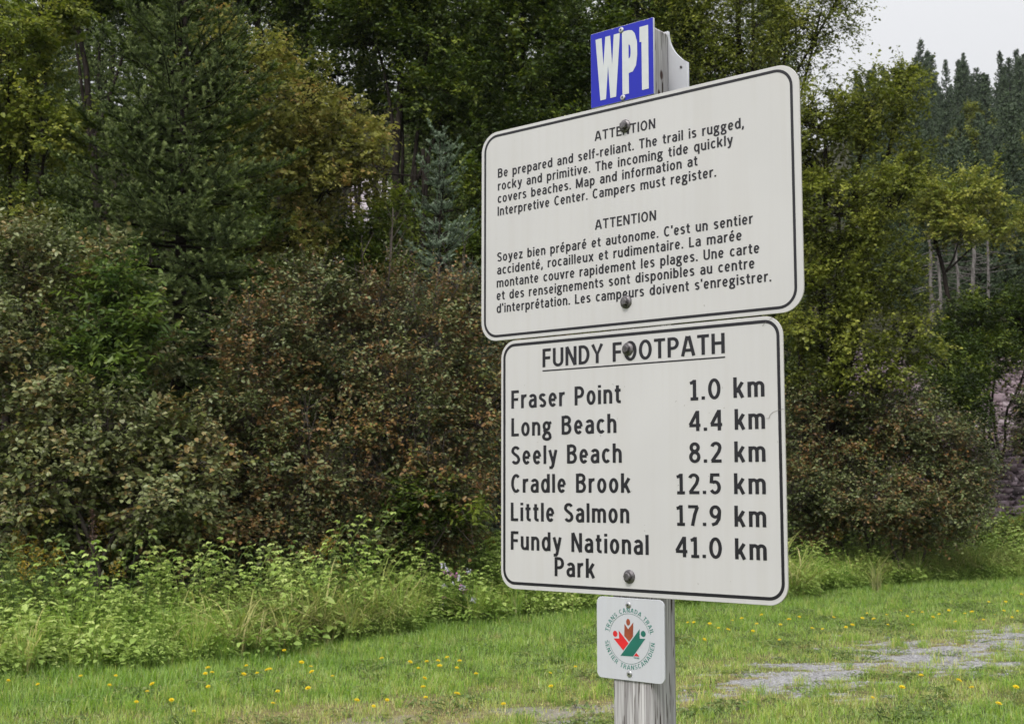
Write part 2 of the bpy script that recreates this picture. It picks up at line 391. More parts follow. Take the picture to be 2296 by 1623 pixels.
def spruce_mesh(seed, H, R, low=.2, whorl=.33, nb=(5, 8), spacing=.085, needleL=.018, needleW=.0045, nd=120, sub=True, lead=True, twigr=.004):
    r = np.random.default_rng(seed)
    tw, wd, lf = [], MB(), MB()
    z = low
    while z < H * .975:
        fr = (H - z) / (H - low)
        for b in range(r.integers(*nb)):
            az = r.uniform(0, 6.283); ln = (R * fr ** .85 + .12) * r.uniform(.72, 1.12)
            s0 = .9 - 1.25 * min(1, fr * 1.3) + r.normal() * .12
            k = max(4, int(ln / .12)); t = np.linspace(0, 1, k + 1)
            zz = ln * (s0 * t - .22 * t ** 2 * fr + .28 * t ** 3)
            rr = ln * t * (1 - .08 * t)
            ca, sa = math.cos(az), math.sin(az); wob = np.cumsum(r.normal(size=k + 1)) * .012
            pts = np.stack([ca * rr - sa * wob, sa * rr + ca * wob, z + r.uniform(-.08, .08) + zz], -1)
            add_tubes(wd, pts[:-1], pts[1:], np.linspace(.006 + ln * .007, .004, k), np.linspace(.006 + ln * .007, .003, k), 4)
            i0 = int(k * .3); tw.append(np.stack([pts[i0:-1], pts[i0 + 1:]], 1))
            ns = max(2, int(ln * .82 / spacing)); ts = np.linspace(.18, .97, ns)
            P = np.stack([np.interp(ts, t, pts[:, i]) for i in range(3)], -1)
            fw = nrm(np.stack([np.interp(ts, t[:-1], np.diff(pts[:, i])) for i in range(3)], -1))
            side = nrm(np.cross(fw, [0, 0, 1.]))
            for sg in (-1, 1):
                L2 = (ln * .42 * (1 - ts) ** .8 + .07) * r.uniform(.7, 1.2, ns)
                D2 = nrm(fw * .75 + side * sg * .8 + np.array([0, 0, .05 if spacing < .2 else .28]) + r.normal(size=(ns, 3)) * .16)
                E2 = P + D2 * L2[:, None]
                tw.append(np.stack([P, E2], 1))
                if sub:
                    for q in ((.42,) if spacing > .2 else (.3, .6)):
                        for s2 in (-1, 1):
                            ok = L2 > .12
                            if not ok.any(): continue
                            Pq = P[ok] + D2[ok] * L2[ok][:, None] * q
                            sd2 = nrm(np.cross(D2[ok], [0, 0, 1.]))
                            D3 = nrm(D2[ok] * .8 + sd2 * s2 * .75 + r.normal(size=(ok.sum(), 3)) * .2)
                            tw.append(np.stack([Pq, Pq + D3 * (L2[ok] * .5 * (1 - q) + .05)[:, None] * r.uniform(.7, 1.2, (ok.sum(), 1))], 1))
        z += whorl * r.uniform(.7, 1.25) * (.55 + .45 * fr)
    if lead: tw.append(np.array([[[0, 0, H * .955], [0, 0, H]], [[0, 0, H * .92], [0, 0, H * .96]]]))
    zt = np.linspace(-.3, H * .99, 14); cx = np.cumsum(r.normal(size=14)) * .01
    pt = np.stack([cx, cx * .5, zt], -1); tr = np.linspace(.012 + H * .011, .006, 14)
    add_tubes(wd, pt[:-1], pt[1:], tr[:-1], tr[1:], 7)
    T = np.concatenate(tw); ln = np.linalg.norm(T[:, 1] - T[:, 0], axis=1)
    cnt = np.maximum(2, (ln * nd).astype(int)); n = cnt.sum()
    i = np.repeat(np.arange(len(T)), cnt); f = r.random(n)
    A = T[i, 0] + (T[i, 1] - T[i, 0]) * f[:, None]
    D = nrm(T[i, 1] - T[i, 0])
    rad = nrm(np.cross(D, r.normal(size=(n, 3)))); rad[:, 2] += .25
    d = nrm(D * .75 + rad)
    s = nrm(np.cross(D, rad) + .35 * r.normal(size=(n, 3)))
    L = needleL * r.uniform(.75, 1.2, n)[:, None]
    V = np.stack([A - s * needleW * .5, A + s * needleW * .5, A + d * L + s * needleW * .2, A + d * L - s * needleW * .2], 1)
    tt = np.clip(np.repeat(r.normal(.30, .16, len(T)), cnt) + f * .35 + r.normal(size=n) * .12, .01, .99)
    lf.add(V.reshape(-1, 3), np.arange(n)[:, None] * 4 + np.arange(4), np.repeat(tt, 4))
    return lf, wd

# ------------------------------------------------------------------ lettering (stroke alphabet, capital height 1)
WX, WY = .165, .142
def arc(cx, cy, rx, ry, a0, a1, k=12):
    a = np.radians(np.linspace(a0, a1, k)); return [(cx + rx * math.cos(t), cy + ry * math.sin(t)) for t in a]
hx, hy = WX / 2, WY / 2
XH = .745; xm = XH - hy; cm = 1 - hy
O_ = lambda w, h: [arc(w / 2, h / 2, w / 2 - hx, h / 2 - hy + .01, 0, 360, 28)]
ear = lambda w: [arc(w / 2 + .03, XH - .02 - .25, w / 2 - hx - .01, .27 - hy + .02, 180, 0, 12) + [(w - hx, 0)]]
G = {
 'A': (.66, [[(.06, 0), (.29, 1)], [(.60, 0), (.37, 1)], [(.15, .29), (.51, .29)]]),
 'B': (.58, [[(hx, 0), (hx, 1)], [(hx, cm), (.28, cm)] + arc(.28, .755, .19, .755 - .57 + .0, 90, -90, 9) + [(hx, .53)], [(.28, .53)] + arc(.29, .30, .205, .23, 90, -90, 9) + [(hx, hy)]]),
 'C': (.58, [arc(.31, .5, .31 - hx, .5 - hy + .01, 48, 312, 22)]),
 'D': (.60, [[(hx, 0), (hx, 1)], [(hx, cm), (.24, cm)] + arc(.24, .5, .36 - hx, .5 - hy, 90, -90, 14) + [(hx, hy)]]),
 'E': (.50, [[(hx, 0), (hx, 1)], [(hx, cm), (.49, cm)], [(hx, .52), (.46, .52)], [(hx, hy), (.50, hy)]]),
 'F': (.48, [[(hx, 0), (hx, 1)], [(hx, cm), (.48, cm)], [(hx, .5), (.44, .5)]]),
 'H': (.62, [[(hx, 0), (hx, 1)], [(.62 - hx, 0), (.62 - hx, 1)], [(hx, .52), (.62 - hx, .52)]]),
 'I': (.165, [[(hx, 0), (hx, 1)]]),
 'L': (.47, [[(hx, 0), (hx, 1)], [(hx, hy), (.47, hy)]]),
 'M': (.76, [[(hx, 0), (hx, 1)], [(.76 - hx, 0), (.76 - hx, 1)], [(.09, 1), (.38, .05)], [(.67, 1), (.38, .05)]]),
 'N': (.62, [[(hx, 0), (hx, 1)], [(.62 - hx, 0), (.62 - hx, 1)], [(.09, 1), (.53, 0)]]),
 'O': (.66, O_(.66, 1)),
 'P': (.56, [[(hx, 0), (hx, 1)], [(hx, cm), (.27, cm)] + arc(.27, .69, .29 - hx, .31 - hy, 90, -90, 12) + [(hx, .45)]]),
 'R': (.60, [[(hx, 0), (hx, 1)], [(hx, cm), (.28, cm)] + arc(.28, .71, .29 - hx, .29 - hy, 90, -90, 12) + [(hx, .49)], [(.30, .49), (.52, 0)]]),
 'S': (.55, [arc(.275, .735, .275 - hx, .195, 25, 200, 12) + [(.16, .60), (.40, .43)] + arc(.275, .265, .275 - hx, .195, 20, -155, 12)]),
 'T': (.56, [[(.28, 0), (.28, 1)], [(0, cm), (.56, cm)]]),
 'U': (.60, [[(hx, 1), (hx, .3)] + arc(.30, .30, .30 - hx, .30 - hy + .01, 180, 360, 14) + [(.60 - hx, 1)]]),
 'Y': (.60, [[(.05, 1), (.30, .45), (.55, 1)], [(.30, .5), (.30, 0)]]),
 'a': (.49, [arc(.245, .51, .165, XH - hy - .505, 155, 0, 12) + [(.41, 0)], [(.41, .45), (.25, .41)] + arc(.22, .235, .14, .175, 90, 270, 9) + [(.28, .065), (.41, .16)]]),
 'b': (.53, [[(hx, 0), (hx, 1)], arc(.27, XH / 2, .26 - hx, XH / 2 - hy + .01, 0, 360, 22)]),
 'c': (.46, [arc(.26, XH / 2, .26 - hx, XH / 2 - hy + .01, 45, 315, 18)]),
 'd': (.53, [[(.53 - hx, 0), (.53 - hx, 1)], arc(.26, XH / 2, .26 - hx, XH / 2 - hy + .01, 0, 360, 22)]),
 'e': (.50, [arc(.25, XH / 2, .25 - hx, XH / 2 - hy + .01, 5, 318, 20), [(hx, .37), (.50 - hx, .37)]]),
 'f': (.33, [[(.33, cm + .02), (.25, cm + .02)] + arc(.25, .84, .10, .10, 90, 180, 5) + [(.15, 0)], [(0, .67), (.32, .67)]]),
 'g': (.53, [arc(.23, .49, .155, .195, 0, 360, 20), [(.33, .62), (.52, .68)], [(.16, .33), (.115, .24), (.16, .16), (.36, .12), (.43, .02)] + arc(.25, -.10, .20, .12, 20, -180, 10) + [(.05, -.04), (.15, .11)]]),
 'h': (.50, [[(hx, 0), (hx, 1)], [(.1, .52)] + arc(.255, .47, .50 - hx - .255, XH - hy - .47, 165, 0, 10) + [(.50 - hx, 0)]]),
 'i': (.165, [[(hx, 0), (hx, XH)], [(hx, .86), (hx, 1)]]),
 'k': (.52, [[(hx, 0), (hx, 1)], [(.14, .27), (.44, XH)], [(.24, .43), (.45, 0)]]),
 'l': (.165, [[(hx, 0), (hx, 1)]]),
 'm': (.80, [[(hx, 0), (hx, XH)]] + [[(a + .02, .52)] + arc(a + .16, .50, .16, XH - hy - .50, 165, 0, 9) + [(a + .32, 0)] for a in (hx, hx + .32)]),
 'n': (.50, [[(hx, 0), (hx, XH)], [(.1, .52)] + arc(.255, .47, .50 - hx - .255, XH - hy - .47, 165, 0, 10) + [(.50 - hx, 0)]]),
 'o': (.52, O_(.52, XH)),
 'p': (.53, [[(hx, -.27), (hx, XH)], arc(.27, XH / 2, .26 - hx, XH / 2 - hy + .01, 0, 360, 22)]),
 'q': (.53, [[(.53 - hx, -.27), (.53 - hx, XH)], arc(.26, XH / 2, .26 - hx, XH / 2 - hy + .01, 0, 360, 22)]),
 'r': (.34, [[(hx, 0), (hx, XH)], [(hx, .45)] + arc(.29, .47, .2, XH - hy - .46, 170, 75, 6)]),
 's': (.45, [arc(.225, .545, .225 - hx, .135, 25, 200, 10) + [(.14, .45), (.32, .32)] + arc(.225, .20, .225 - hx, .135, 20, -155, 10)]),
 't': (.34, [[(.15, .93), (.15, .2)] + arc(.27, .19, .12, .12, 180, 280, 6) + [(.34, .075)], [(0, .67), (.33, .67)]]),
 'u': (.50, [[(.50 - hx, 0), (.50 - hx, XH)], [(hx, XH)] + arc(.25, .26, .25 - hx, .26 - hy, 180, 350, 10)]),
 'v': (.50, [[(.06, XH), (.25, .02)], [(.44, XH), (.25, .02)]]),
 'x': (.50, [[(.06, XH), (.44, 0)], [(.44, XH), (.06, 0)]]),
 'y': (.50, [[(.06, XH), (.265, .05)], [(.44, XH), (.24, -.12), (.17, -.2), (.04, -.2)]]),
 'z': (.44, [[(.02, xm), (.42, xm)], [(.36, xm), (.08, hy)], [(.02, hy), (.44, hy)]]),
 '0': (.62, O_(.62, 1)),
 '1': (.42, [[(.23, 0), (.23, 1)], [(.0, .84), (.10, .86), (.23, .95)], [(.02, .06), (.42, .06)]]),
 '2': (.56, [arc(.28, .73, .20, .205, 165, -20, 12) + [(.42, .52), (.09, hy)], [(.05, hy), (.56, hy)]]),
 '4': (.62, [[(.47, 0), (.47, 1)], [(.46, .97), (.07, .30)], [(.03, .28), (.62, .28)]]),
 '5': (.56, [[(.50, cm), (.12, cm), (.09, .52)], arc(.27, .33, .205, .265, 125, -150, 14)]),
 '7': (.56, [[(.0, cm), (.50, cm)], [(.47, cm), (.33, .55), (.21, 0)]]),
 '8': (.58, [arc(.29, .75, .18, .185, 0, 360, 20), arc(.29, .29, .207, .225, 0, 360, 20)]),
 '9': (.58, [arc(.29, .69, .205, .245, 0, 360, 20), [(.495, .69), (.46, .35), (.33, .14), (.12, .065)]]),
 '.': (.165, [[(hx, 0), (hx, .16)]]), ',': (.165, [[(hx, .16), (hx, .0), (.02, -.17)]]), "'": (.14, [[(.07, 1.02), (.07, .72)]]),
 '-': (.32, [[(.02, .33), (.30, .33)]]), '/': (.36, [[(.03, -.02), (.33, 1.02)]]), ' ': (.30, []),
}
G['é'] = (G['e'][0], G['e'][1] + [[(.20, .85), (.36, 1.03)]])

def ribbon(mb, pts, wx, wy, place, lift):
    P = [pts[0]]
    for q in pts[1:]:
        if math.hypot(q[0] - P[-1][0], q[1] - P[-1][1]) > 1e-5: P.append(q)
    P = np.array(P, float); n = len(P)
    closed = n > 3 and np.hypot(*(P[0] - P[-1])) < 1e-6
    d = np.diff(P, axis=0); d /= np.maximum(np.hypot(d[:, 0], d[:, 1])[:, None], 1e-9)
    nn = np.stack([-d[:, 1], d[:, 0]], -1)
    vn = np.empty((n, 2)); vn[0] = nn[0]; vn[-1] = nn[-1]
    m = nn[:-1] + nn[1:]; m /= np.maximum(np.hypot(m[:, 0], m[:, 1])[:, None], 1e-9)
    vn[1:-1] = m / np.maximum((m * nn[1:]).sum(1), .55)[:, None]
    if closed:
        q = nn[0] + nn[-1]; q /= np.hypot(*q); vn[0] = vn[-1] = q
    off = vn * np.array([wx / 2, wy / 2])
    A, B = P + off, P - off
    V = np.concatenate([A, B]); W = np.array([place(a, b, lift) for a, b in V])
    k = np.arange(n - 1)
    mb.add(W, np.stack([k + n, k + n + 1, k + 1, k], -1))

def text_width(s, gap):
    return sum(G[c][0] + gap for c in s) - gap

def add_text(mb, s, x0, x1, z, cap, y=-.0004, gap=.105, wx=WX, wy=WY):
    k = (x1 - x0) / text_width(s, gap); x = 0.; wx = .195 * cap / k; wy = .155
    for c in s:
        w, st = G[c]
        for i, p in enumerate(st):
            ribbon(mb, p, wx, wy, lambda a, b, l: (x0 + (x + a) * k, y - l * .00004, z + b * cap), i)
        x += w + gap

def add_text_arc(mb, s, cx, cz, rad, a0, a1, cap, y, inward=False, gap=.16, wx=.12, wy=.10):
    W = text_width(s, gap); x = 0.
    for c in s:
        w, st = G[c]
        def place(a, b, l):
            t = math.radians(a0 + (a1 - a0) * (x + a) / W); rr = rad - b * cap if inward else rad + b * cap
            return (cx + rr * math.cos(t), y - l * .00004, cz + rr * math.sin(t))
        for i, p in enumerate(st): ribbon(mb, p, wx, wy, place, i)
        x += w + gap

# ------------------------------------------------------------------ the signpost
def signmat(name, c, dirt=.06, rough=.42, speck=True):
    m, n, l, p = newmat(name)
    tc = n.new('ShaderNodeTexCoord')
    nz = n.new('ShaderNodeTexNoise'); nz.inputs['Scale'].default_value = 5; nz.inputs['Detail'].default_value = 8
    l.new(tc.outputs['Object'], nz.inputs['Vector'])
    r = ramp(n, [(.3, tuple(x * (1 - dirt) for x in c)), (.7, c)]); l.new(nz.outputs['Fac'], r.inputs[0])
    ms_ = n.new('ShaderNodeMapping'); ms_.inputs['Scale'].default_value = (55, 55, 1.6); l.new(tc.outputs['Object'], ms_.inputs[0])
    n3 = n.new('ShaderNodeTexNoise'); n3.inputs['Scale'].default_value = 1; n3.inputs['Detail'].default_value = 4; l.new(ms_.outputs[0], n3.inputs['Vector'])
    r3 = ramp(n, [(.36, (.93, .915, .885)), (.56, (1, 1, 1))]); l.new(n3.outputs['Fac'], r3.inputs[0])
    st = n.new('ShaderNodeMix'); st.data_type = 'RGBA'; st.blend_type = 'MULTIPLY'; st.inputs['Factor'].default_value = .35
    l.new(r.outputs[0], st.inputs[6]); l.new(r3.outputs[0], st.inputs[7]); last = st.outputs[2]
    if speck:
        mp = n.new('ShaderNodeMapping'); mp.inputs['Scale'].default_value = (60, 60, 34); l.new(tc.outputs['Object'], mp.inputs[0])
        n2 = n.new('ShaderNodeTexNoise'); n2.inputs['Scale'].default_value = 1.4; n2.inputs['Detail'].default_value = 3; l.new(mp.outputs[0], n2.inputs['Vector'])
        r2 = ramp(n, [(.735, (0, 0, 0)), (.76, (1, 1, 1))]); l.new(n2.outputs['Fac'], r2.inputs[0])
        q = n.new('ShaderNodeMix'); q.data_type = 'RGBA'; q.inputs[7].default_value = (.28, .26, .24, 1)
        mu = n.new('ShaderNodeMath'); mu.operation = 'MULTIPLY'; mu.inputs[1].default_value = .55
        l.new(r2.outputs[0], mu.inputs[0]); l.new(mu.outputs[0], q.inputs['Factor']); l.new(last, q.inputs[6]); last = q.outputs[2]
    l.new(last, p.inputs['Base Color']); p.inputs['Roughness'].default_value = rough; p.inputs['Specular IOR Level'].default_value = .4
    return m

def postmat():
    m, n, l, p = newmat('weathered_post_wood')
    tc = n.new('ShaderNodeTexCoord')
    def stretched(sx, sz, det=5, dist=0.):
        mp = n.new('ShaderNodeMapping'); mp.inputs['Scale'].default_value = (sx, sx, sz); l.new(tc.outputs['Object'], mp.inputs[0])
        z = n.new('ShaderNodeTexNoise'); z.inputs['Scale'].default_value = 1; z.inputs['Detail'].default_value = det; z.inputs['Distortion'].default_value = dist
        l.new(mp.outputs[0], z.inputs['Vector']); return z
    g1, g2, ck, big = stretched(150, 3, 4, .4), stretched(420, 9, 2), stretched(230, 14, 1), stretched(14, 1.6, 4)
    r1 = ramp(n, [(.34, (.22, .205, .205)), (.48, (.40, .385, .39)), (.64, (.58, .565, .57))]); l.new(g1.outputs['Fac'], r1.inputs[0])
    r2 = ramp(n, [(.38, (.48, .46, .46)), (.56, (1, 1, 1))]); l.new(g2.outputs['Fac'], r2.inputs[0])
    mul = n.new('ShaderNodeMix'); mul.data_type = 'RGBA'; mul.blend_type = 'MULTIPLY'; mul.inputs['Factor'].default_value = .8
    l.new(r1.outputs[0], mul.inputs[6]); l.new(r2.outputs[0], mul.inputs[7])
    pale = ramp(n, [(.45, (0, 0, 0)), (.72, (.6, .6, .6))]); l.new(big.outputs['Fac'], pale.inputs[0])
    mp2 = n.new('ShaderNodeMix'); mp2.data_type = 'RGBA'; mp2.inputs[7].default_value = (.60, .59, .60, 1)
    l.new(pale.outputs[0], mp2.inputs['Factor']); l.new(mul.outputs[2], mp2.inputs[6])
    chk = ramp(n, [(.325, (1, 1, 1)), (.365, (0, 0, 0))]); l.new(ck.outputs['Fac'], chk.inputs[0])
    mc = n.new('ShaderNodeMix'); mc.data_type = 'RGBA'; mc.inputs[7].default_value = (.055, .042, .035, 1)
    l.new(chk.outputs[0], mc.inputs['Factor']); l.new(mp2.outputs[2], mc.inputs[6])
    last = mc.outputs[2]
    for kx, ky, kz, s in ((.045, .062, 2.362, .0085), (.045, .052, 2.322, .007), (.0, .004, 1.045, .010)):
        sub = n.new('ShaderNodeVectorMath'); sub.operation = 'SUBTRACT'; sub.inputs[1].default_value = (kx, ky, kz); l.new(tc.outputs['Object'], sub.inputs[0])
        sca = n.new('ShaderNodeVectorMath'); sca.operation = 'MULTIPLY'; sca.inputs[1].default_value = (1 / s, 1 / s, .55 / s); l.new(sub.outputs[0], sca.inputs[0])
        ln = n.new('ShaderNodeVectorMath'); ln.operation = 'LENGTH'; l.new(sca.outputs[0], ln.inputs[0])
        kr = ramp(n, [(.45, (1, 1, 1)), (.8, (0, 0, 0))]); l.new(ln.outputs['Value'], kr.inputs[0])
        mk = n.new('ShaderNodeMix'); mk.data_type = 'RGBA'; mk.inputs[7].default_value = (.075, .045, .04, 1)
        l.new(kr.outputs[0], mk.inputs['Factor']); l.new(last, mk.inputs[6]); last = mk.outputs[2]
    l.new(last, p.inputs['Base Color']); p.inputs['Roughness'].default_value = .85; p.inputs['Specular IOR Level'].default_value = .25
    b = n.new('ShaderNodeBump'); b.inputs['Strength'].default_value = .5; b.inputs['Distance'].default_value = .0015
    l.new(g1.outputs['Fac'], b.inputs['Height']); l.new(b.outputs[0], p.inputs['Normal'])
    return m

CREAM = signmat('cream_sign_face', (.57, .558, .562), .05)
WHITE = signmat('white_plate', (.55, .56, .60), .07)
BLUE = signmat('blue_plate', (.011, .018, .42), .12, .5, False)
ALU = plain('sign_edge', (.55, .53, .50), .5, .2, noise=.1)
INK = plain('black_vinyl', (.012, .011, .016), .38, noise=.2)
GLYPH = plain('white_vinyl', (.56, .58, .60), .5, noise=.05)
STEEL = plain('bolt_steel', (.15, .14, .145), .38, .7, noise=.45, nscale=160, bump=.4)
ZINC = plain('screw_zinc', (.55, .55, .56), .3, .9, noise=.2, nscale=200)
RECESS = plain('screw_recess', (.02, .02, .02), .7)
LOGO_G = plain('logo_green', (.012, .135, .10), .5, noise=.1); LOGO_R = plain('logo_red', (.62, .018, .022), .5, noise=.1); LOGO_B = plain('logo_brown', (.30, .065, .028), .5, noise=.2)
TEAL = plain('logo_teal', (.02, .19, .15), .5, noise=.1)
CRACK = plain('crack_line', (.16, .14, .12), .9)

def rrect(x0, x1, z0, z1, r, k=10):
    out = []
    for cx, cz, a in ((x1 - r, z1 - r, 0), (x0 + r, z1 - r, 90), (x0 + r, z0 + r, 180), (x1 - r, z0 + r, 270)):
        out += arc(cx, cz, r, r, a, a + 90, k)
    return out
def plate(mb, outline, y0, y1, face=0, edge=1):
    """a flat plate with the given outline (counter-clockwise seen from the front), front at y0, a 0.4 mm eased rim"""
    P = np.array(outline); c = P.mean(0); n = len(P)
    d = nrm(np.roll(P, -1, 0) - np.roll(P, 1, 0)); nn = np.stack([d[:, 1], -d[:, 0]], -1); e = .0005
    mk = lambda Q, y: np.stack([Q[:, 0], np.full(n, y), Q[:, 1]], -1)
    F, S, B = mk(P - nn * e, y0), mk(P, y0 + e), mk(P, y1)
    k = np.arange(n); k2 = (k + 1) % n
    mb.add(F, np.arange(n)[None], mat=face)
    mb.add(np.concatenate([F, S]), np.stack([k, k + n, k2 + n, k2], -1), mat=edge)
    mb.add(np.concatenate([S, B]), np.stack([k, k + n, k2 + n, k2], -1), mat=edge)
    mb.add(B, np.arange(n)[None, ::-1], mat=edge)
def border(mb, x0, x1, z0, z1, r, w, y):
    A = np.array(rrect(x0, x1, z0, z1, r)); B = np.array(rrect(x0 + w, x1 - w, z0 + w, z1 - w, max(.001, r - w))); n = len(A)
    V = np.concatenate([A, B]); V = np.stack([V[:, 0], np.full(2 * n, y), V[:, 1]], -1)
    k = np.arange(n); k2 = (k + 1) % n
    mb.add(V, np.stack([k, k2, k2 + n, k + n], -1))
def lathe(mb, cx, cz, prof, k=28, mat=0, rot=0.):
    """profile (radius, forward distance) turned about an axis that points at the viewer"""
    a = np.arange(k) / k * 2 * math.pi + rot
    V = np.concatenate([np.stack([cx + r * np.cos(a), np.full(k, -h), cz + r * np.sin(a)], -1) for r, h in prof])
    i = np.arange(k); j = (i + 1) % k
    for s in range(len(prof) - 1):
        mb.add(V[s * k:(s + 2) * k], np.stack([i, j, j + k, i + k], -1), mat=mat)
    mb.add(V[-k:], np.arange(k)[None], mat=mat)
def bolt(cx, cz, parent, rot, y=0., k=1.):
    mb = MB()
    lathe(mb, cx, cz, [(.0128 * k, y), (.0128 * k, y + .0016), (.0115 * k, y + .0030), (.0088 * k, y + .0042)], 28)
    lathe(mb, cx, cz, [(.0080 * k, y + .0035), (.0080 * k, y + .0095), (.0068 * k, y + .0110), (.003, y + .0112)], 6, rot=rot)
    return mb.build('bolt', STEEL, parent)
def screw(cx, cz, parent, y=0., r=.0058):
    mb = MB()
    lathe(mb, cx, cz, [(r, y), (r, y + .001), (r * .8, y + .0022), (r * .45, y + .0026)], 20)
    a = np.radians([10, 100, 190, 280]); 
    mb.add(np.stack([cx + r * .42 * np.cos(a), np.full(4, -(y + .0027)), cz + r * .42 * np.sin(a)], -1), [[0, 1, 2, 3]], mat=1)
    return mb.build('screw', [ZINC, RECESS], parent)

def build_sign():
    S = empty('signpost', (.2203, 2.4088, 0), 'grey weathered wooden signpost carrying blue, cream and white plates on the lawn', 'signpost', rz=-RAD(39.692))
    # post: a slightly eased square timber
    mb = MB(); x0, x1, y0, y1, e = -.042, .0455, .0045, .0885, .003
    out = [(x0 + e, y0), (x1 - e, y0), (x1, y0 + e), (x1, y1 - e), (x1 - e, y1), (x0 + e, y1), (x0, y1 - e), (x0, y0 + e)]
    zs = [-.3, 1.0, 2.0, 2.4500, 2.4535]
    V = np.concatenate([np.array([(x * (1 if i < 4 else .96) + (0 if i < 4 else .0001), (y - .046) * (1 if i < 4 else .96) + .046, z) for x, y in out]) for i, z in enumerate(zs)])
    k = np.arange(8); k2 = (k + 1) % 8
    for s in range(4): mb.add(V[s * 8:s * 8 + 16], np.stack([k, k2, k2 + 8, k + 8], -1))
    mb.add(V[-8:], np.arange(8)[None])
    mb.build('post', postmat(), S)
    # upper notice
    mb = MB(); plate(mb, rrect(-.3705, .3715, 1.8572, 2.3025, .042), 0, .003)
    U = mb.build('warning_panel', [CREAM, ALU], S); U['label'] = 'wide cream warning panel in English and French'
    mb = MB(); border(mb, -.3628, .3592, 1.8643, 2.2962, .0355, .0054, -.0003); mb.build('border', INK, U)
    mb = MB()
    for s, a, b, z in (("ATTENTION", -.0727, .0704, 2.2366), ("Be prepared and self-reliant. The trail is rugged,", -.3248, .2608, 2.2024),
                       ("rocky and primitive. The incoming tide quickly", -.3248, .2374, 2.1750), ("covers beaches. Map and information at", -.3253, .1624, 2.1484),
                       ("Interpretive Center. Campers must register.", -.3255, .2016, 2.1212), ("ATTENTION", -.0733, .0698, 2.0582),
                       ("Soyez bien préparé et autonome. C'est un sentier", -.3264, .2754, 2.0236), ("accidenté, rocailleux et rudimentaire. La marée", -.3266, .2525, 1.9964),
                       ("montante couvre rapidement les plages. Une carte", -.3277, .2874, 1.9690), ("et des renseignements sont disponibles au centre", -.3279, .2772, 1.9425),
                       ("d'interprétation. Les campeurs doivent s'enregistrer.", -.3278, .3096, 1.9154)):
        add_text(mb, s, a, b, z, .0193, gap=.115 if s != "ATTENTION" else .11)
    mb.build('lettering', INK, U)
    bolt(.0004, 2.2536, U, .5); bolt(-.0010, 1.908, U, .2)
    # lower notice
    mb = MB(); plate(mb, rrect(-.3155, .3292, 1.3500, 1.8544, .036), 0, .003)
    Lw = mb.build('distance_panel', [CREAM, ALU], S); Lw['label'] = 'cream distance panel listing six places and kilometres'
    mb = MB(); border(mb, -.3095, .3232, 1.3585, 1.8480, .030, .0060, -.0003); mb.build('border', INK, Lw)
    mb = MB()
    add_text(mb, "FUNDY FOOTPATH", -.2061, .2136, 1.7943, .0372, gap=.11)
    mb.add([(-.2061, -.0004, 1.7858), (.2140, -.0004, 1.7858), (.2140, -.0004, 1.7884), (-.2061, -.0004, 1.7884)], [[0, 1, 2, 3]])
    for s, a, b, z in (("Fraser Point", -.2877, -.0152, 1.7142), ("Long Beach", -.2877, -.0261, 1.6576), ("Seely Beach", -.2876, -.0143, 1.6004), ("Cradle Brook", -.2881, .0052, 1.5434),
                       ("Little Salmon", -.2890, .0017, 1.4862), ("Fundy National", -.2890, .0447, 1.4285), ("Park", -.1768, -.0791, 1.3803)):
        add_text(mb, s, a, b, z, .0370, gap=.15)
    for s, a, b, z in (("1.0 km", .1392, .2914, 1.7125), ("4.4 km", .1356, .2911, 1.6556), ("8.2 km", .1354, .2909, 1.5980), ("12.5 km", .1078, .2903, 1.5415), ("17.9 km", .1070, .2898, 1.4842), ("41.0 km", .1031, .2896, 1.4270)):
        add_text(mb, s, a, b, z, .0370, gap=.17)
    mb.build('lettering', INK, Lw)
    bolt(.0020, 1.8165, Lw, .35); bolt(.0006, 1.3868, Lw, .9)
    mb = MB()
    for pts in ([(.2945, 1.6735), (.3000, 1.6738), (.3022, 1.6800), (.3075, 1.6838), (.3170, 1.6868), (.3285, 1.6890)], [(.2908, 1.8368), (.2940, 1.8412), (.2985, 1.8445)], [(.3040, 1.8470), (.3115, 1.8512)]):
        ribbon(mb, pts, .0008, .0006, lambda a, b, l: (a, -.0009, b), 0)
    mb.build('crack', CRACK, Lw)
    mb = MB(); r = np.random.default_rng(5)
    for i in range(26):
        cx, cz = r.uniform(-.28, .29), r.uniform(1.38, 1.76); a = r.uniform(0, 3.1); L, w = r.uniform(.0008, .004), .0006
        ribbon(mb, [(cx, cz), (cx + L * .5 * math.cos(a), cz + L * .5 * math.sin(a) + .0004), (cx + L * math.cos(a), cz + L * math.sin(a))], w, w, lambda a_, b_, l: (a_, -.00025, b_), 0)
    mb.build('scratches', CRACK, Lw)
    # blue way point plate
    mb = MB(); plate(mb, rrect(-.0810, .0684, 2.3042, 2.4562, .0015, 3), -.0006, .0040)
    Bp = mb.build('waypoint_plate', [BLUE, WHITE], S); Bp['label'] = 'small blue plate with white letters WP1'
    y = -.0010; mb = MB()
    mb.poly([(x, y, z) for x, z in [(-.0686, 2.4425), (-.0441, 2.3160), (-.0385, 2.3826), (-.0497, 2.3850), (-.0536, 2.4424)][:0] or [(-.0686, 2.4425), (-.0578, 2.3162), (-.0441, 2.3162), (-.0385, 2.3826), (-.0390, 2.3990), (-.0447, 2.443), (-.0497, 2.385), (-.0536, 2.4425)][:3] + [(-.0385, 2.3826), (-.0447, 2.4430), (-.0497, 2.3850), (-.0536, 2.4425)]])
    mb.poly([(x, y - .0001, z) for x, z in [(-.0385, 2.3826), (-.0336, 2.3163), (-.0197, 2.3163), (-.0094, 2.4428), (-.0242, 2.4428), (-.0286, 2.3829), (-.0328, 2.4428), (-.0447, 2.4428)]])
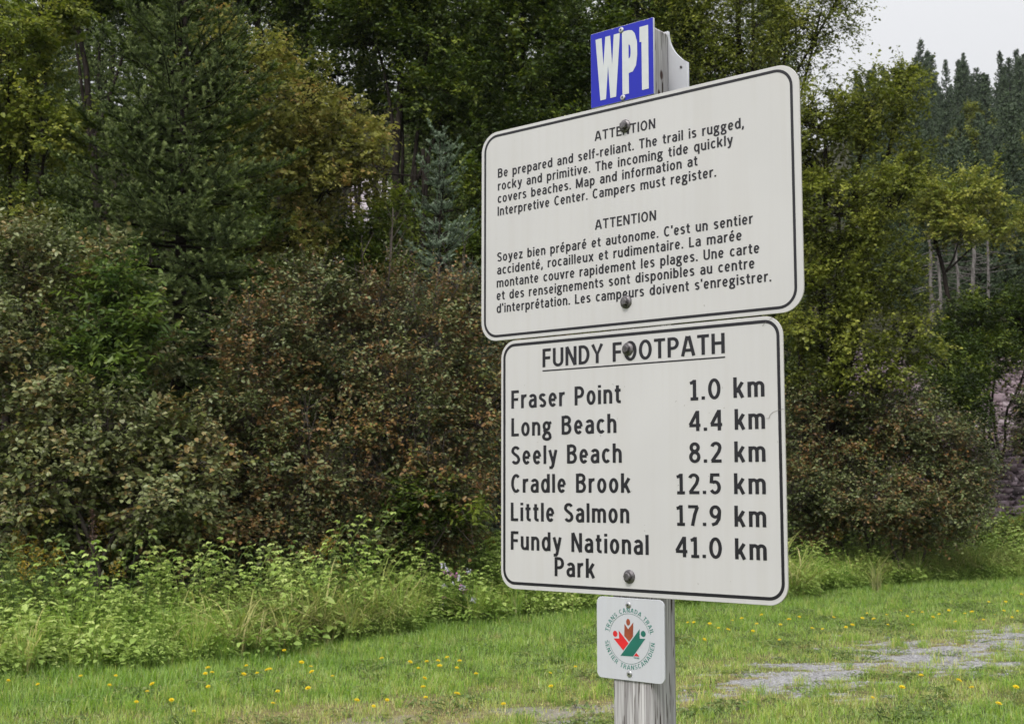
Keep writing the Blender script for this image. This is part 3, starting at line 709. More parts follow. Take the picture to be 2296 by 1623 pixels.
    Po = [(-.0046, 2.4437), (.0107, 2.4437), (.0160, 2.4428), (.0219, 2.4390), (.0265, 2.4320), (.0298, 2.4200), (.0312, 2.4050), (.0308, 2.3880), (.0285, 2.3710), (.0240, 2.3620), (.0180, 2.3580), (.0107, 2.3574), (.0107, 2.3166), (-.0046, 2.3166)]
    mb.poly([(x, y, z) for x, z in [(-.0046, 2.4437), (-.0046, 2.3166), (.0107, 2.3166), (.0107, 2.4437)]])
    inn = [(.0107, 2.4146), (.0128, 2.4140), (.0145, 2.4110), (.0155, 2.4042), (.0155, 2.3970), (.0146, 2.3900), (.0128, 2.3870), (.0107, 2.3866)]
    outb = [(.0107, 2.4437), (.0190, 2.4415), (.0255, 2.4340), (.0308, 2.4160), (.0310, 2.3900), (.0278, 2.3690), (.0200, 2.3585), (.0107, 2.3574)]
    for i in range(7): mb.poly([(outb[i][0], y, outb[i][1]), (inn[i][0], y, inn[i][1]), (inn[i + 1][0], y, inn[i + 1][1]), (outb[i + 1][0], y, outb[i + 1][1])])
    mb.poly([(x, y, z) for x, z in [(.0366, 2.4435), (.0366, 2.4133), (.0410, 2.4133), (.0412, 2.3170), (.0568, 2.3170), (.0569, 2.4435)]])
    mb.build('lettering', GLYPH, Bp)
    screw(-.0062, 2.4477, Bp, .0006); screw(-.0038, 2.3113, Bp, .0006)
    mb = MB(); r = np.random.default_rng(9)
    for i in range(16):
        cx = r.uniform(-.03, .066); w = r.uniform(.001, .006); h = r.uniform(.0004, .0014)
        mb.poly([(cx, y, 2.4557), (cx + w * .3, y, 2.4557 - h), (cx + w * .8, y, 2.4557 - h * .7), (cx + w, y, 2.4557)])
    mb.build('paint_chips', WHITE, Bp)
    # maple leaf trail plate
    mb = MB(); plate(mb, rrect(-.0762, .0764, 1.1948, 1.3468, .012), .0006, .0040)
    Tp = mb.build('trail_plate', [WHITE, WHITE], S); Tp['label'] = 'small square white plate with a round maple leaf trail emblem'
    y = .0002; mb = MB()
    def polyl(pts, mat): mb.poly([(x, y, z) for x, z in pts], mat=mat)
    def disc(cx, cz, rx, rz, mat): mb.poly([(x, y, z) for x, z in arc(cx, cz, rx, rz, 0, 345, 24)], mat=mat)
    def fan(pts, mat, c):
        for i in range(len(pts)):
            a, b = pts[i], pts[(i + 1) % len(pts)]; mb.poly([(c[0], y, c[1]), (a[0], y, a[1]), (b[0], y, b[1])], mat=mat)
    fan([(-.0118, 1.2988), (-.0124, 1.2763), (-.0014, 1.2665), (.0074, 1.2768), (.0082, 1.3027), (-.0034, 1.2892)], 2, (-.0028, 1.278))
    fan([(-.0368, 1.2698), (-.0151, 1.2495), (-.0030, 1.2634), (-.0251, 1.2857), (-.0240, 1.2708)], 1, (-.0185, 1.2640))
    fan([(.0224, 1.2913), (-.0214, 1.2392), (.0067, 1.2400), (.0346, 1.2743), (.0222, 1.2739)], 0, (.0060, 1.2540))
    polyl([(.0144, 1.2474), (.0087, 1.2408), (.0208, 1.2411)], 1)
    disc(-.0034, 1.3024, .0044, .0062, 2); disc(-.0333, 1.2789, .0052, .0056, 1); disc(.0303, 1.2832, .0054, .0056, 0)
    cx, cz = -.0010, 1.2717
    for a0, a1 in ((16, 168), (188, 358)): ribbon(mb, arc(cx, cz, .0462, .0462, a0, a1, 40), .0006, .0006, lambda a, b, l: (a, y, b), 0)
    mt = MB()
    add_text_arc(mt, "TRANS CANADA TRAIL", cx, cz, .0486, 168, 13, .0082, y)
    add_text_arc(mt, "SENTIER TRANSCANADIEN", cx, cz, .0568, 187, 356, .0082, y, True)
    add_text(mt, "TM/MD", .0080, .0214, 1.2364, .0030, y)
    mb.build('emblem', [LOGO_G, LOGO_R, LOGO_B], Tp); mt.build('lettering', TEAL, Tp)
    screw(-.0026, 1.3340, Tp, -.0006); screw(-.0013, 1.2070, Tp, -.0006)
    # rear plate with hollowed shoulder
    mb = MB()
    cur = [(.0876, 2.3874), (.0770, 2.3945), (.0667, 2.4049), (.0600, 2.4125), (.0549, 2.4205), (.0500, 2.4300), (.0468, 2.4390), (.0440, 2.4520), (.0435, 2.4600), (-.0420, 2.4600), (-.0420, 2.2200), (.0876, 2.2200)]
    plate(mb, cur, .0895, .0965)
    Rp = mb.build('rear_plate', [WHITE, WHITE], S)
    mb = MB(); lathe(mb, .0740, 2.3794, [(.0028, -.0893), (.0028, -.0885), (.0014, -.0880)], 12); mb.build('screw', STEEL, Rp)
build_sign()
#VEGETATION
AB = 'alder and aspen bushes along the meadow edge'
# ---- bushes in the middle and at the left
broadleaf('alder_bush', [lob(600, 780, 120, 130, 15.6), lob(690, 690, 105, 100, 16), lob(560, 960, 110, 150, 15), lob(690, 1050, 130, 130, 15), lob(760, 860, 110, 130, 15.8), lob(540, 1130, 120, 80, 15), lob(600, 1210, 130, 50, 14.7), lob(760, 1190, 120, 60, 15.2)],
          M['alder'], M['twig'], 'broad brown green alder bush right of the big dark spruce', 'bush', 11, bare=10, leafL=.052, leafW=.036, stems=3, trunk_r=.035, dens=10, twigs=15, group=AB, tintc=(.42, .3))
broadleaf('alder_bush', [lob(850, 700, 110, 105, 16.5), lob(960, 790, 125, 130, 16.2), lob(1050, 690, 90, 90, 16.8), lob(900, 950, 145, 150, 15.8), lob(1070, 950, 110, 150, 16.2), lob(960, 1100, 150, 90, 15.8), lob(930, 1200, 150, 50, 15.9)],
          M['alder'], M['twig'], 'reddish brown alder bush with bare grey twigs beside the left edge of the panels', 'bush', 12, bare=45, leafL=.048, leafW=.032, stems=4, trunk_r=.035, dens=10, twigs=15, group=AB, tintc=(.48, .32))
broadleaf('alder_bush', [lob(1220, 800, 130, 160, 18.2), lob(1400, 860, 130, 150, 18.6), lob(1300, 1050, 170, 130, 18), lob(1560, 950, 130, 160, 19.2), lob(1500, 1120, 160, 90, 19)],
          M['alder'], M['twig'], 'alder bush mostly hidden behind the cream distance panel', 'bush', 13, stems=3, trunk_r=.035, dens=8, group=AB)
broadleaf('aspen_bush', [lob(60, 610, 150, 110, 14.8), lob(210, 660, 120, 110, 14.6), lob(-80, 740, 130, 160, 14.6), lob(60, 780, 160, 90, 14.2), lob(320, 790, 100, 110, 15)],
          M['alder_green'], M['twig'], 'grey green round leaved bush below the spruce at the left edge', 'bush', 14, leafL=.058, leafW=.042, stems=3, trunk_r=.035, dens=7, twigs=14, group=AB)
broadleaf('aspen_bush', [lob(60, 930, 160, 100, 13.8), lob(240, 950, 140, 100, 13.6), lob(400, 1040, 110, 110, 13.9), lob(110, 1080, 150, 80, 13.4), lob(330, 1130, 140, 70, 13.6), lob(-100, 1000, 130, 140, 13.6), lob(40, 1180, 150, 60, 13.9), lob(230, 1200, 150, 50, 14), lob(430, 1190, 110, 60, 14.2)],
          M['alder_green'], M['twig'], 'low spreading bush of round brown tinged leaves above the herbs at far left', 'bush', 15, leafL=.06, leafW=.046, stems=3, trunk_r=.035, dens=7, twigs=14, group=AB, tintc=(.55, .34))
broadleaf('cherry_sapling', [lob(240, 720, 85, 100, 14.2), lob(270, 620, 60, 60, 14.4), lob(230, 820, 75, 60, 14)],
          M['green'], M['bark'], 'fresh green sapling with pointed leaves in front of the spruce foot', 'sapling', 16, leafL=.085, leafW=.036, dens=11, trunk_r=.02, tintc=(.35, .3))
broadleaf('rowan_sapling', [lob(950, 1120, 70, 35, 15.4), lob(1010, 1165, 60, 35, 15.3), lob(890, 1150, 50, 30, 15.4)],
          M['darkgreen'], M['twig'], 'dark green fern leaved sapling low at the foot of the alder bush', 'sapling', 17, leafL=.08, leafW=.026, dens=14, trunk_r=.012, tintc=(.5, .3))

# ---- trees behind the bushes
broadleaf('birch_tree', [lob(20, 120, 140, 150, 17), lob(100, 300, 120, 110, 17), lob(-60, 340, 120, 140, 17), lob(10, 480, 120, 80, 16.8), lob(90, 20, 110, 90, 17.4)],
          M['yellowgreen'], M['bark'], 'yellow green leafy tree at the left edge beside the big spruce', 'tree', 21, leafL=.07, leafW=.048, trunk_r=.08, dens=6)
broadleaf('maple_tree', [lob(550, 170, 120, 120, 20), lob(680, 250, 130, 110, 20), lob(790, 330, 85, 85, 20), lob(600, 370, 130, 70, 20), lob(730, 430, 120, 55, 20), lob(480, 90, 80, 70, 20.4), lob(650, 540, 110, 40, 19.8), lob(640, 620, 100, 40, 19.8)],
          M['yellow'], M['bark'], 'golden leaved young maple between the big spruce and the dark wood', 'tree', 22, leafL=.07, leafW=.05, trunk_r=.07, dens=6, tintc=(.45, .32))
DW = 'tall trees of the dark wood behind the bushes'
dark = [  # lobes, seed, label
    ([lob(560, -60, 170, 110, 27), lob(700, 20, 130, 80, 27), lob(800, -30, 150, 90, 27)], 31, 'tall dark tree above the golden maple'),
    ([lob(830, 50, 130, 80, 25), lob(960, 90, 130, 90, 25), lob(900, -60, 160, 90, 25), lob(1010, 210, 130, 75, 24.5), lob(760, 190, 110, 90, 26.5), lob(900, 230, 90, 70, 26)], 32, 'tall green tree with a hanging bough above the dark trunks'),
    ([lob(1130, 60, 140, 120, 26), lob(1180, -70, 180, 100, 26), lob(1090, 200, 110, 60, 25.6)], 33, 'tall dark tree left of the blue plate'),
    ([lob(1240, 210, 110, 80, 25), lob(1120, 330, 130, 70, 24.6), lob(1300, 110, 120, 110, 25.5), lob(1270, 330, 120, 70, 25)], 34, 'dark leafy tree right behind the small spruce'),
    ([lob(1450, 40, 150, 130, 27), lob(1560, 170, 130, 110, 27), lob(1420, 220, 130, 110, 27), lob(1600, 330, 140, 110, 26)], 35, 'dark tree behind the top of the signpost'),
    ([lob(330, -60, 200, 110, 28), lob(150, -80, 180, 110, 28), lob(380, 60, 110, 80, 28)], 36, 'tall dark tree behind the tip of the big spruce'),
]
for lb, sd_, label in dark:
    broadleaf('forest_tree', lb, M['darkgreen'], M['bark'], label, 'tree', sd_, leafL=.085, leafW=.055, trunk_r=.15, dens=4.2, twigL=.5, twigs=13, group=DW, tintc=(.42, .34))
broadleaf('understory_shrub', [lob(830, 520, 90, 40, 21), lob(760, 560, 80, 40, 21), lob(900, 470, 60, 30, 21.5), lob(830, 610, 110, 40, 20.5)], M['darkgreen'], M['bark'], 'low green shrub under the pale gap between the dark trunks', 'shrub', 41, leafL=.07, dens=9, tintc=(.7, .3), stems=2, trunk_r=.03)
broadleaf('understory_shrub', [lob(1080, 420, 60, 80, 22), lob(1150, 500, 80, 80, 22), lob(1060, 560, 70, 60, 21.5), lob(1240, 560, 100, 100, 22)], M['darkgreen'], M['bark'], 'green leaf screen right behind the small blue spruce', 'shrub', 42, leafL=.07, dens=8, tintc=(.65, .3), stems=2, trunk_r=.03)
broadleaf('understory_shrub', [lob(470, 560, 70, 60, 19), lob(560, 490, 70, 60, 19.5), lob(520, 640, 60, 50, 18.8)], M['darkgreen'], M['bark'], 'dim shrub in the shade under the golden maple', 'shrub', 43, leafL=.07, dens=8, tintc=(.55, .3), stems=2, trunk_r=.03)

def trunk_obj(name, u, Y, r0, H, mat, label, cat, group, seed, lean=0.):
    r = np.random.default_rng(seed); b = at(u, 1000, Y); z0 = float(height(b[0], Y))
    root = empty(name, (b[0], Y, z0), label, cat, group)
    z = np.linspace(-.4, H, 12); x = lean * z / H + np.cumsum(r.normal(size=12)) * .02; y = np.cumsum(r.normal(size=12)) * .02
    P = np.stack([x, y, z], -1); mb = MB(); rr = np.linspace(r0, r0 * .5, 12)
    add_tubes(mb, P[:-1], P[1:], rr[:-1], rr[1:], 8)
    k = 34; zz = r.uniform(.15, .95, k) * H; a = r.uniform(0, 6.28, k); L = r.uniform(.3, 1.3, k)
    A = np.stack([np.interp(zz, z, x), np.interp(zz, z, y), zz], -1); B = A + np.stack([np.cos(a) * L, np.sin(a) * L, r.uniform(-.35, .25, k)], -1)
    add_tubes(mb, A, B, .014, .004, 4); mb.build('trunk', mat, root, smooth=True)
    return root
TG = 'bare dark trunks standing in the wood'
for i, (u, Y, r0) in enumerate([(772, 24, .07), (790, 23, .06), (812, 23.5, .08), (832, 24.5, .05), (851, 23, .07), (872, 25, .06), (893, 23, .08), (915, 24, .06), (930, 25, .07), (945, 23.5, .07), (782, 26, .05), (802, 26, .05), (860, 26, .06)]):
    trunk_obj('bare_trunk', u, Y, r0, 8.0, M['bark'], 'thin dark bare trunk in the shade of the wood', 'tree trunk', TG, 100 + i, rng.uniform(-.5, .5))

# ---- spruces
def spruce(name, loc, label, seed, mat, cat='spruce', group=None, **k):
    lf, wd = spruce_mesh(seed, **k); root = empty(name, loc, label, cat, group)
    lf.build('needles', mat, root); wd.build('trunk', M['bark'], root, smooth=True)
    return root
p = at(390, 900, 17.2)
spruce('spruce_tree', (p[0], p[1], 0), 'big dark green spruce filling the left of the wood edge', 51, M['needle'], H=11.2, R=2.75, low=.8, whorl=.37, needleL=.036, needleW=.014, nd=270, spacing=.21, nb=(7, 10))
p = at(993, 700, 18.4); q = at(993, 292, 18.4)
spruce('spruce_tree', (p[0], p[1], 0), 'small blue green spruce with a bare leader left of the warning panel', 52, M['needle_blue'], H=float(q[2]), R=1.8, low=.5, whorl=.40, nb=(5, 7), needleL=.030, needleW=.012, nd=250, spacing=.22)
p = at(560, 640, 17.6)
spruce('spruce_tree', (p[0] + .3, p[1] + .2, 0), 'short dense spruce half hidden between big spruce and alder bush', 53, M['needle'], H=4.1, R=1.2, low=.3, needleL=.024, needleW=.011, nd=220, spacing=.16)

# ---- right side
broadleaf('alder_tree', [lob(1850, 300, 120, 130, 22), lob(1950, 240, 115, 90, 22), lob(2035, 205, 65, 60, 22.4), lob(1880, 480, 150, 130, 21.6), lob(2020, 400, 85, 85, 22), lob(1840, 690, 130, 120, 21.4), lob(1970, 610, 110, 105, 21.6), lob(2040, 760, 75, 90, 21.6), lob(1900, 820, 130, 90, 21.2), lob(1760, 480, 110, 200, 22.4)],
          M['olive'], M['bark'], 'large olive green alder tree rising right of the signpost', 'tree', 61, leafL=.062, leafW=.042, trunk_r=.09, dens=7, base=np.array([*at(1830, 1100, 22)[:2], 0]), stems=2, tintc=(.5, .32))
broadleaf('poplar_tree', [lob(1690, 60, 130, 90, 26), lob(1840, 30, 100, 70, 26), lob(1600, 140, 120, 90, 26), lob(1760, 130, 90, 60, 26), lob(1900, -40, 90, 60, 26), lob(1650, -60, 130, 80, 26.5), lob(1540, 60, 100, 110, 26.5)],
          M['olive'], M['bark'], 'tall airy tree with sky showing through right of the blue plate', 'tree', 62, leafL=.07, leafW=.04, trunk_r=.12, dens=4.2, twigs=10, lpt=9, twigL=.55, tintc=(.45, .3), base=np.array([*at(1700, 1100, 26)[:2], 0]))
broadleaf('alder_bush', [lob(1850, 980, 130, 120, 21.4), lob(1990, 950, 125, 120, 21.4), lob(2110, 1010, 105, 110, 21.6), lob(1940, 1120, 170, 80, 21), lob(2150, 1070, 75, 90, 21.8), lob(1790, 1110, 110, 90, 20.8), lob(2080, 1150, 120, 70, 21)],
          M['alder'], M['twig'], 'rounded dark brown alder bush right of the distance panel', 'bush', 63, leafL=.05, leafW=.036, stems=4, trunk_r=.03, dens=11, twigs=14, group=AB, tintc=(.40, .32))
broadleaf('willow_bush', [lob(2170, 740, 80, 80, 30), lob(2270, 720, 90, 80, 30.5), lob(2340, 760, 80, 90, 31), lob(2130, 830, 90, 80, 28.5), lob(2210, 800, 80, 55, 29.5), lob(2130, 890, 70, 60, 26.5), lob(2170, 930, 50, 50, 26)], M['darkgreen'], M['bark'], 'dark green bush above the pink scree bank', 'bush', 64, leafL=.07, dens=10, stems=3, trunk_r=.04, tintc=(.45, .3), base=np.array([*at(2200, 800, 33)[:2], float(height(*at(2200, 800, 33)[:2]))]))
broadleaf('willow_bush', [lob(2305, 915, 35, 40, 29.5), lob(2345, 950, 50, 60, 29), lob(2300, 985, 34, 36, 29)], M['alder'], M['twig'], 'small bush on the scree bank at the right edge', 'bush', 65, dens=14, stems=2, trunk_r=.03, tintc=(.3, .3))
broadleaf('willow_bush', [lob(2250, 1210, 60, 45, 24), lob(2330, 1190, 70, 50, 24), lob(2170, 1235, 60, 45, 23.5), lob(2070, 1250, 60, 35, 22.6)], M['green'], M['twig'], 'yellow green low bush at the foot of the scree', 'bush', 66, leafL=.06, dens=12, stems=2, trunk_r=.02, tintc=(.7, .3))
broadleaf('maple_tree', [lob(2110, 470, 70, 60, 38), lob(2190, 430, 70, 50, 38), lob(2230, 500, 50, 60, 38.5), lob(2060, 420, 50, 50, 38), lob(2150, 530, 60, 25, 37.5)], M['yellowgreen'], M['bark'], 'bright yellow green tree in front of the pale conifer trunks', 'tree', 67, leafL=.1, leafW=.07, dens=4, twigL=.5, trunk_r=.1, tintc=(.75, .3), base=np.array([*at(2140, 640, 38)[:2], float(height(*at(2140, 640, 38)[:2]))]))
PG = 'pale bare conifer trunks above the dark bush'
for i, (u, Y, r0, H) in enumerate([(2098, 45, .09, 3.2), (2126, 44, .08, 2.8), (2163, 46, .07, 3.6), (2186, 45, .10, 3.8), (2228, 46, .07, 4.2)]):
    trunk_obj('pale_trunk', u, Y, r0, H, M['bark_pale'], 'pale grey bare conifer trunk above the dark bush at right', 'tree trunk', PG, 150 + i, rng.uniform(-.2, .2))

# ---- far hillside of conifers: four kinds, copied
FG = 'conifers on the far hillside'
kinds = []
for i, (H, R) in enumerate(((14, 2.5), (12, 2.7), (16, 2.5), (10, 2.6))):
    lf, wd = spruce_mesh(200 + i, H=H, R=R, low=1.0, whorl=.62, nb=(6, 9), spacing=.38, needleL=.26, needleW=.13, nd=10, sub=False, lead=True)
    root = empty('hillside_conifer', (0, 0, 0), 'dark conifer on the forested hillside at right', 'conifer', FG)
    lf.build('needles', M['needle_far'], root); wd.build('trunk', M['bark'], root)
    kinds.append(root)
slope = []
for i, (H, R) in enumerate(((13, 2.0), (11, 1.9))):
    lf, wd = spruce_mesh(220 + i, H=H, R=R, low=.8, whorl=.5, nb=(6, 9), spacing=.26, needleL=.07, needleW=.035, nd=45, sub=True)
    root = empty('slope_conifer', (0, 0, 0), 'dark conifer on the steep slope behind the wood', 'conifer', 'conifers on the slope behind the wood')
    lf.build('needles', M['needle'], root); wd.build('trunk', M['bark'], root); slope.append(root)
r = np.random.default_rng(77); spots = []
for Y0, Y1, n, u0, u1 in ((48, 62, 26, 2010, 2420), (62, 90, 42, 1960, 2440), (90, 130, 62, 1930, 2420), (130, 180, 84, 1930, 2400), (180, 215, 76, 1930, 2380)):
    for _ in range(n):
        Y = r.uniform(Y0, Y1); u = r.uniform(u0, u1); spots.append((at(u, 700, Y)[0], Y))
for Y in (30, 34, 38, 43, 50):                       # the slope behind the dark wood
    for u in range(-700, 1750, 150):
        if 755 < u < 925 and Y < 46: continue
        spots.append((at(u + r.uniform(-35, 35) * (1 if 500 < u < 1200 else 2), 500, Y)[0], Y + r.uniform(-2, 2)))
used = {}
for x, y in spots:
    far = x > .22 * y; pool = kinds if far else slope
    i = int(r.integers(0, len(pool))); s = r.uniform(.7, 1.08); w = r.uniform(.8, 1.15)
    if far: s *= float(np.interp(y, [48, 62, 75, 110, 180], [.40, .48, .58, .72, .82]))
    loc = (x, y, float(height(x, y)) - .2); rz = r.uniform(0, 6.28)
    if (far, i) not in used:
        used[(far, i)] = 1; o = pool[i]; o.location = loc; o.rotation_euler = (0, 0, rz); o.scale = (s * w, s * w, s)
    else: dup(pool[i], loc, rz, s, None, w)

# a few round broadleaved trees among them
hb = broadleaf('hillside_birch', [(np.array([0, 0, 5.2]), np.array([2.3, 2.3, 2.4])), (np.array([1.2, .3, 3.6]), np.array([1.9, 1.9, 1.7])), (np.array([-1.3, -.4, 3.9]), np.array([1.8, 1.8, 1.8])), (np.array([.2, -.5, 7.0]), np.array([1.4, 1.4, 1.6]))],
               M['olive'], M['bark'], 'round olive green tree among the conifers on the hillside', 'tree', 301, base=(0, 0, 0), leafL=.2, leafW=.15, dens=3, twigs=9, lpt=7, twigL=.7, trunk_r=.12, group='broadleaved trees on the far hillside')
for k, (u, Y, s) in enumerate(((2190, 62, .62), (2275, 58, .55), (2120, 70, .62), (2240, 84, .8), (2290, 96, .9), (2050, 92, .8), (2160, 110, .9), (2210, 132, .95), (2330, 70, .6), (2020, 76, .6))):
    x = at(u, 700, Y)[0]; loc = (x, Y, float(height(x, Y)) - .2)
    if k == 0: hb.location = loc; hb.scale = (s, s, s)
    else: dup(hb, loc, r.uniform(0, 6.28), s)

# ---- scree bank: loose rocks over the slope
def rocks(name, n, xr, yr, smin, smax, seed, test=None, mat=None):
    r = np.random.default_rng(seed)
    x = r.uniform(*xr, n); y = r.uniform(*yr, n)
    if test is not None:
        ok = test(x, y, r); x, y = x[ok], y[ok]
    n = len(x); z = height(x, y)
    base = nrm(np.array([(-1, -1, -.6), (1, -1, -.7), (1, 1, -.6), (-1, 1, -.7), (-.8, -.7, .7), (.8, -.9, .6), (.9, .8, .75), (-.7, .9, .6)]))
    F = np.array([(0, 3, 2, 1), (4, 5, 6, 7), (0, 1, 5, 4), (1, 2, 6, 5), (2, 3, 7, 6), (3, 0, 4, 7)])
    s = smin * (smax / smin) ** (r.random(n) ** 1.6)
    V = base[None] * (1 + .28 * r.normal(size=(n, 8, 1))) * s[:, None, None] * r.uniform(.6, 1.2, (n, 1, 3)) * np.array([1, 1, .7])
    a = r.uniform(0, 6.28, n); ca, sa = np.cos(a), np.sin(a)
    X = V[..., 0] * ca[:, None] - V[..., 1] * sa[:, None]; Yv = V[..., 0] * sa[:, None] + V[..., 1] * ca[:, None]
    W = np.stack([X + x[:, None], Yv + y[:, None], V[..., 2] + z[:, None] + s[:, None] * .15], -1)
    mb = MB(); mb.add(W.reshape(-1, 3), (np.arange(n)[:, None, None] * 8 + F[None]).reshape(-1, 4), np.repeat(np.clip(r.normal(.5, .22, n), 0, 1), 8))
    return mb.build(name, mat or M['rock'])
tag(rocks('scree', 16000, (9.0, 17), (29.3, 38.5), .05, .27, 5), 'pinkish grey loose rocks covering the bank at the right edge', 'scree', kind='stuff')
tag(rocks('rock_slope', 2600, (-4.95, -3.2), (36.6, 40.2), .10, .4, 6, mat=plain('pale_slope_rock', (.55, .50, .54), .9, noise=.3, nscale=3)), 'pale pinkish rocks glimpsed through the dark trunks', 'scree', kind='stuff')

# ---- gravel stones on the track
def on_track(x, y, r): return gravel_mask(x, y) > r.uniform(.35, 1, len(x))
o = rocks('gravel', 90000, (-2, 7.5), (8, 14.2), .006, .017, 8, on_track); o.data.materials[0] = plain('gravel_stone', (.34, .335, .345), .9, noise=.35, nscale=20)
tag(o, 'grey gravel showing through the worn grass track', 'gravel', kind='stuff')

# ---- grass
def blades(mb, x, y, h, w, lean, tint, r, z=None):
    n = len(x); z = height(x, y) if z is None else z
    a = r.uniform(0, 6.28, n); b = r.uniform(0, 6.28, n)
    S = np.stack([np.cos(a), np.sin(a), np.zeros(n)], -1); D = np.stack([np.cos(b), np.sin(b), np.zeros(n)], -1) * lean[:, None]
    P = np.stack([x, y, z - .005], -1); Z = np.array([0, 0, 1.])
    w = w[:, None]; hh = h[:, None]
    A, B = P - S * w / 2, P + S * w / 2
    m = P + Z * hh * .6 + D * hh * .3; C_, D_ = m + S * w * .4, m - S * w * .4
    T = P + Z * hh * np.sqrt(np.maximum(.1, 1 - (lean[:, None] * .8) ** 2)) + D * hh * .85
    V = np.stack([A, B, C_, D_, T], 1)
    i = np.arange(n)[:, None] * 5
    k = mb.n
    mb.add(V.reshape(-1, 3), i + np.array([0, 1, 2, 3]), np.repeat(tint, 5))
    mb.f.append(i + k + np.array([3, 2, 4])); mb.m.append(np.zeros(n, int))

def lawn():
    r = np.random.default_rng(31); mb = MB()
    n = 620000
    y = 5.5 + 19 * r.random(n) ** 1.25; x = r.uniform(-1, 1, n) * (.44 * y + 1.2)
    fr = front(x); g = gravel_mask(x, y); d = dry_mask(x, y)
    clump = .5 + .5 * snoise(x, y, 6, 41)
    keep = (y < fr + .35) & (r.random(n) > g * 1.1) & (r.random(n) < .55 + .45 * clump) & (r.random(n) < 1 - .35 * d)
    x, y, fr, d, clump = x[keep], y[keep], fr[keep], d[keep], clump[keep]; n = len(x)
    lush = sstep(3.2, .2, fr - y)
    h = (.03 + .075 * clump ** 1.6 + .04 * lush) * r.uniform(.5, 1.35, n) * (1 - .35 * d)
    t = np.clip(.36 + .14 * snoise(x, y, 3, 42) + .30 * d - .10 * lush + r.normal(size=n) * .17, .01, .99)
    blades(mb, x, y, h, r.uniform(.0028, .0055, n), r.uniform(.1, .85, n), t, r)
    tag(mb.build('grass', M['blade']), 'short meadow grass with worn yellowish patches', 'grass', kind='stuff')
lawn()

# ---- herbs: plant templates scattered into one undergrowth, plus single plants that stand out
def tpl_raspberry(r, H, mat_leaf=0, nl=9, L=.085):
    lf = MB(); b = r.uniform(0, 6.28); k = 7
    pts = bezier(np.zeros(3), np.array([.05 * math.cos(b), .05 * math.sin(b), H * .75]), np.array([.35 * H * math.cos(b), .35 * H * math.sin(b), H]), k)
    P, D, N, T, S = [], [], [], [], []
    for i in range(nl):
        t = .2 + .8 * i / (nl - 1); p = np.array([np.interp(t, np.linspace(0, 1, k), pts[:, j]) for j in range(3)])
        a = i * 2.4 + r.uniform(-.5, .5); d = np.array([math.cos(a), math.sin(a), .25]); st = p + d * r.uniform(.05, .10)
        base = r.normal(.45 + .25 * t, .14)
        for da, dl in ((0, 1), (.95, .8), (-.95, .8)) + (((1.7, .6), (-1.7, .6)) if r.random() < .5 else ()):
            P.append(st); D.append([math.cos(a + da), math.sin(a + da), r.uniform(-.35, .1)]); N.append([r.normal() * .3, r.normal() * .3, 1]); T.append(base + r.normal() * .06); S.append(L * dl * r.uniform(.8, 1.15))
    S = np.array(S); add_leaves(lf, np.array(P), np.array(D, float), np.array(N, float), S, S * .62, np.clip(T, .02, .98), droop=.22)
    add_tubes(lf, pts[:-1], pts[1:], .004, .003, 3, tint=.3)
    return lf
def tpl_spire(r, H, flower=0):
    """upright stem with many narrow leaves; flower: a yellow plume on top"""
    lf = MB(); n = int(46 * H); t = np.linspace(.08, .96, n); a = np.arange(n) * 2.4 + r.normal(size=n) * .3
    bend = r.normal(size=2) * .1
    C_ = np.stack([bend[0] * t ** 2 * H, bend[1] * t ** 2 * H, t * H], -1)
    D = np.stack([np.cos(a), np.sin(a), np.full(n, .45)], -1)
    L = .10 * (1 - .5 * t) * r.uniform(.7, 1.2, n)
    add_leaves(lf, C_, D, np.stack([r.normal(size=n) * .2, r.normal(size=n) * .2, np.ones(n)], -1), L, L * .2, np.clip(r.normal(.35, .15, n), .02, .98), droop=.3)
    top = np.array([bend[0] * H, bend[1] * H, H]); add_tubes(lf, np.array([[0, 0, 0], C_[n // 2]]), np.array([C_[n // 2], top]), .004, .003, 3, tint=.15)
    if flower:
        nb = 14
        for i in range(nb):
            aa = i * 2.4; f = i / nb; s0 = top + np.array([0, 0, -.22 * (1 - f)]); Ln = .13 * (1 - .75 * f); e = s0 + np.array([math.cos(aa) * Ln, math.sin(aa) * Ln, Ln * .55])
            m = 16; tt = r.uniform(.15, 1, m)[:, None]; pp = s0 + (e - s0) * tt + r.normal(size=(m, 3)) * .006 + np.array([0, 0, .008])
            add_leaves(lf, pp, r.normal(size=(m, 3)), r.normal(size=(m, 3)) + np.array([0, 0, 1.]), .017, .012, np.clip(r.normal(.5, .2, m), 0, 1), mat=1)
    return lf
def tpl_tuft(r, n, H, w=.007, o0=.15, o1=.75):
    lf = MB(); a = r.uniform(0, 6.28, n); L = H * r.uniform(.6, 1.2, n); out = r.uniform(o0, o1, n)
    k = 6; t = np.linspace(0, 1, k)
    rad = out[:, None] * L[:, None] * (t ** 1.6)[None]; z = L[:, None] * (t[None] - .45 * out[:, None] * t[None] ** 2.6 * 1.5)
    X = rad * np.cos(a)[:, None] + r.normal(size=(n, 1)) * .03; Y = rad * np.sin(a)[:, None] + r.normal(size=(n, 1)) * .03
    C_ = np.stack([X, Y, z], -1); S = np.stack([-np.sin(a), np.cos(a), np.zeros(n)], -1)[:, None] * (w * (1 - t ** 2 * .9))[None, :, None] / 2
    V = np.concatenate([C_ - S, C_ + S], 1); q = np.arange(k - 1); F = np.stack([q, q + 1, q + 1 + k, q + k], -1)
    lf.add(V.reshape(-1, 3), (np.arange(n)[:, None, None] * 2 * k + F[None]).reshape(-1, 4), np.repeat(np.clip(r.normal(.4, .25, n), .01, .99), 2 * k))
    return lf
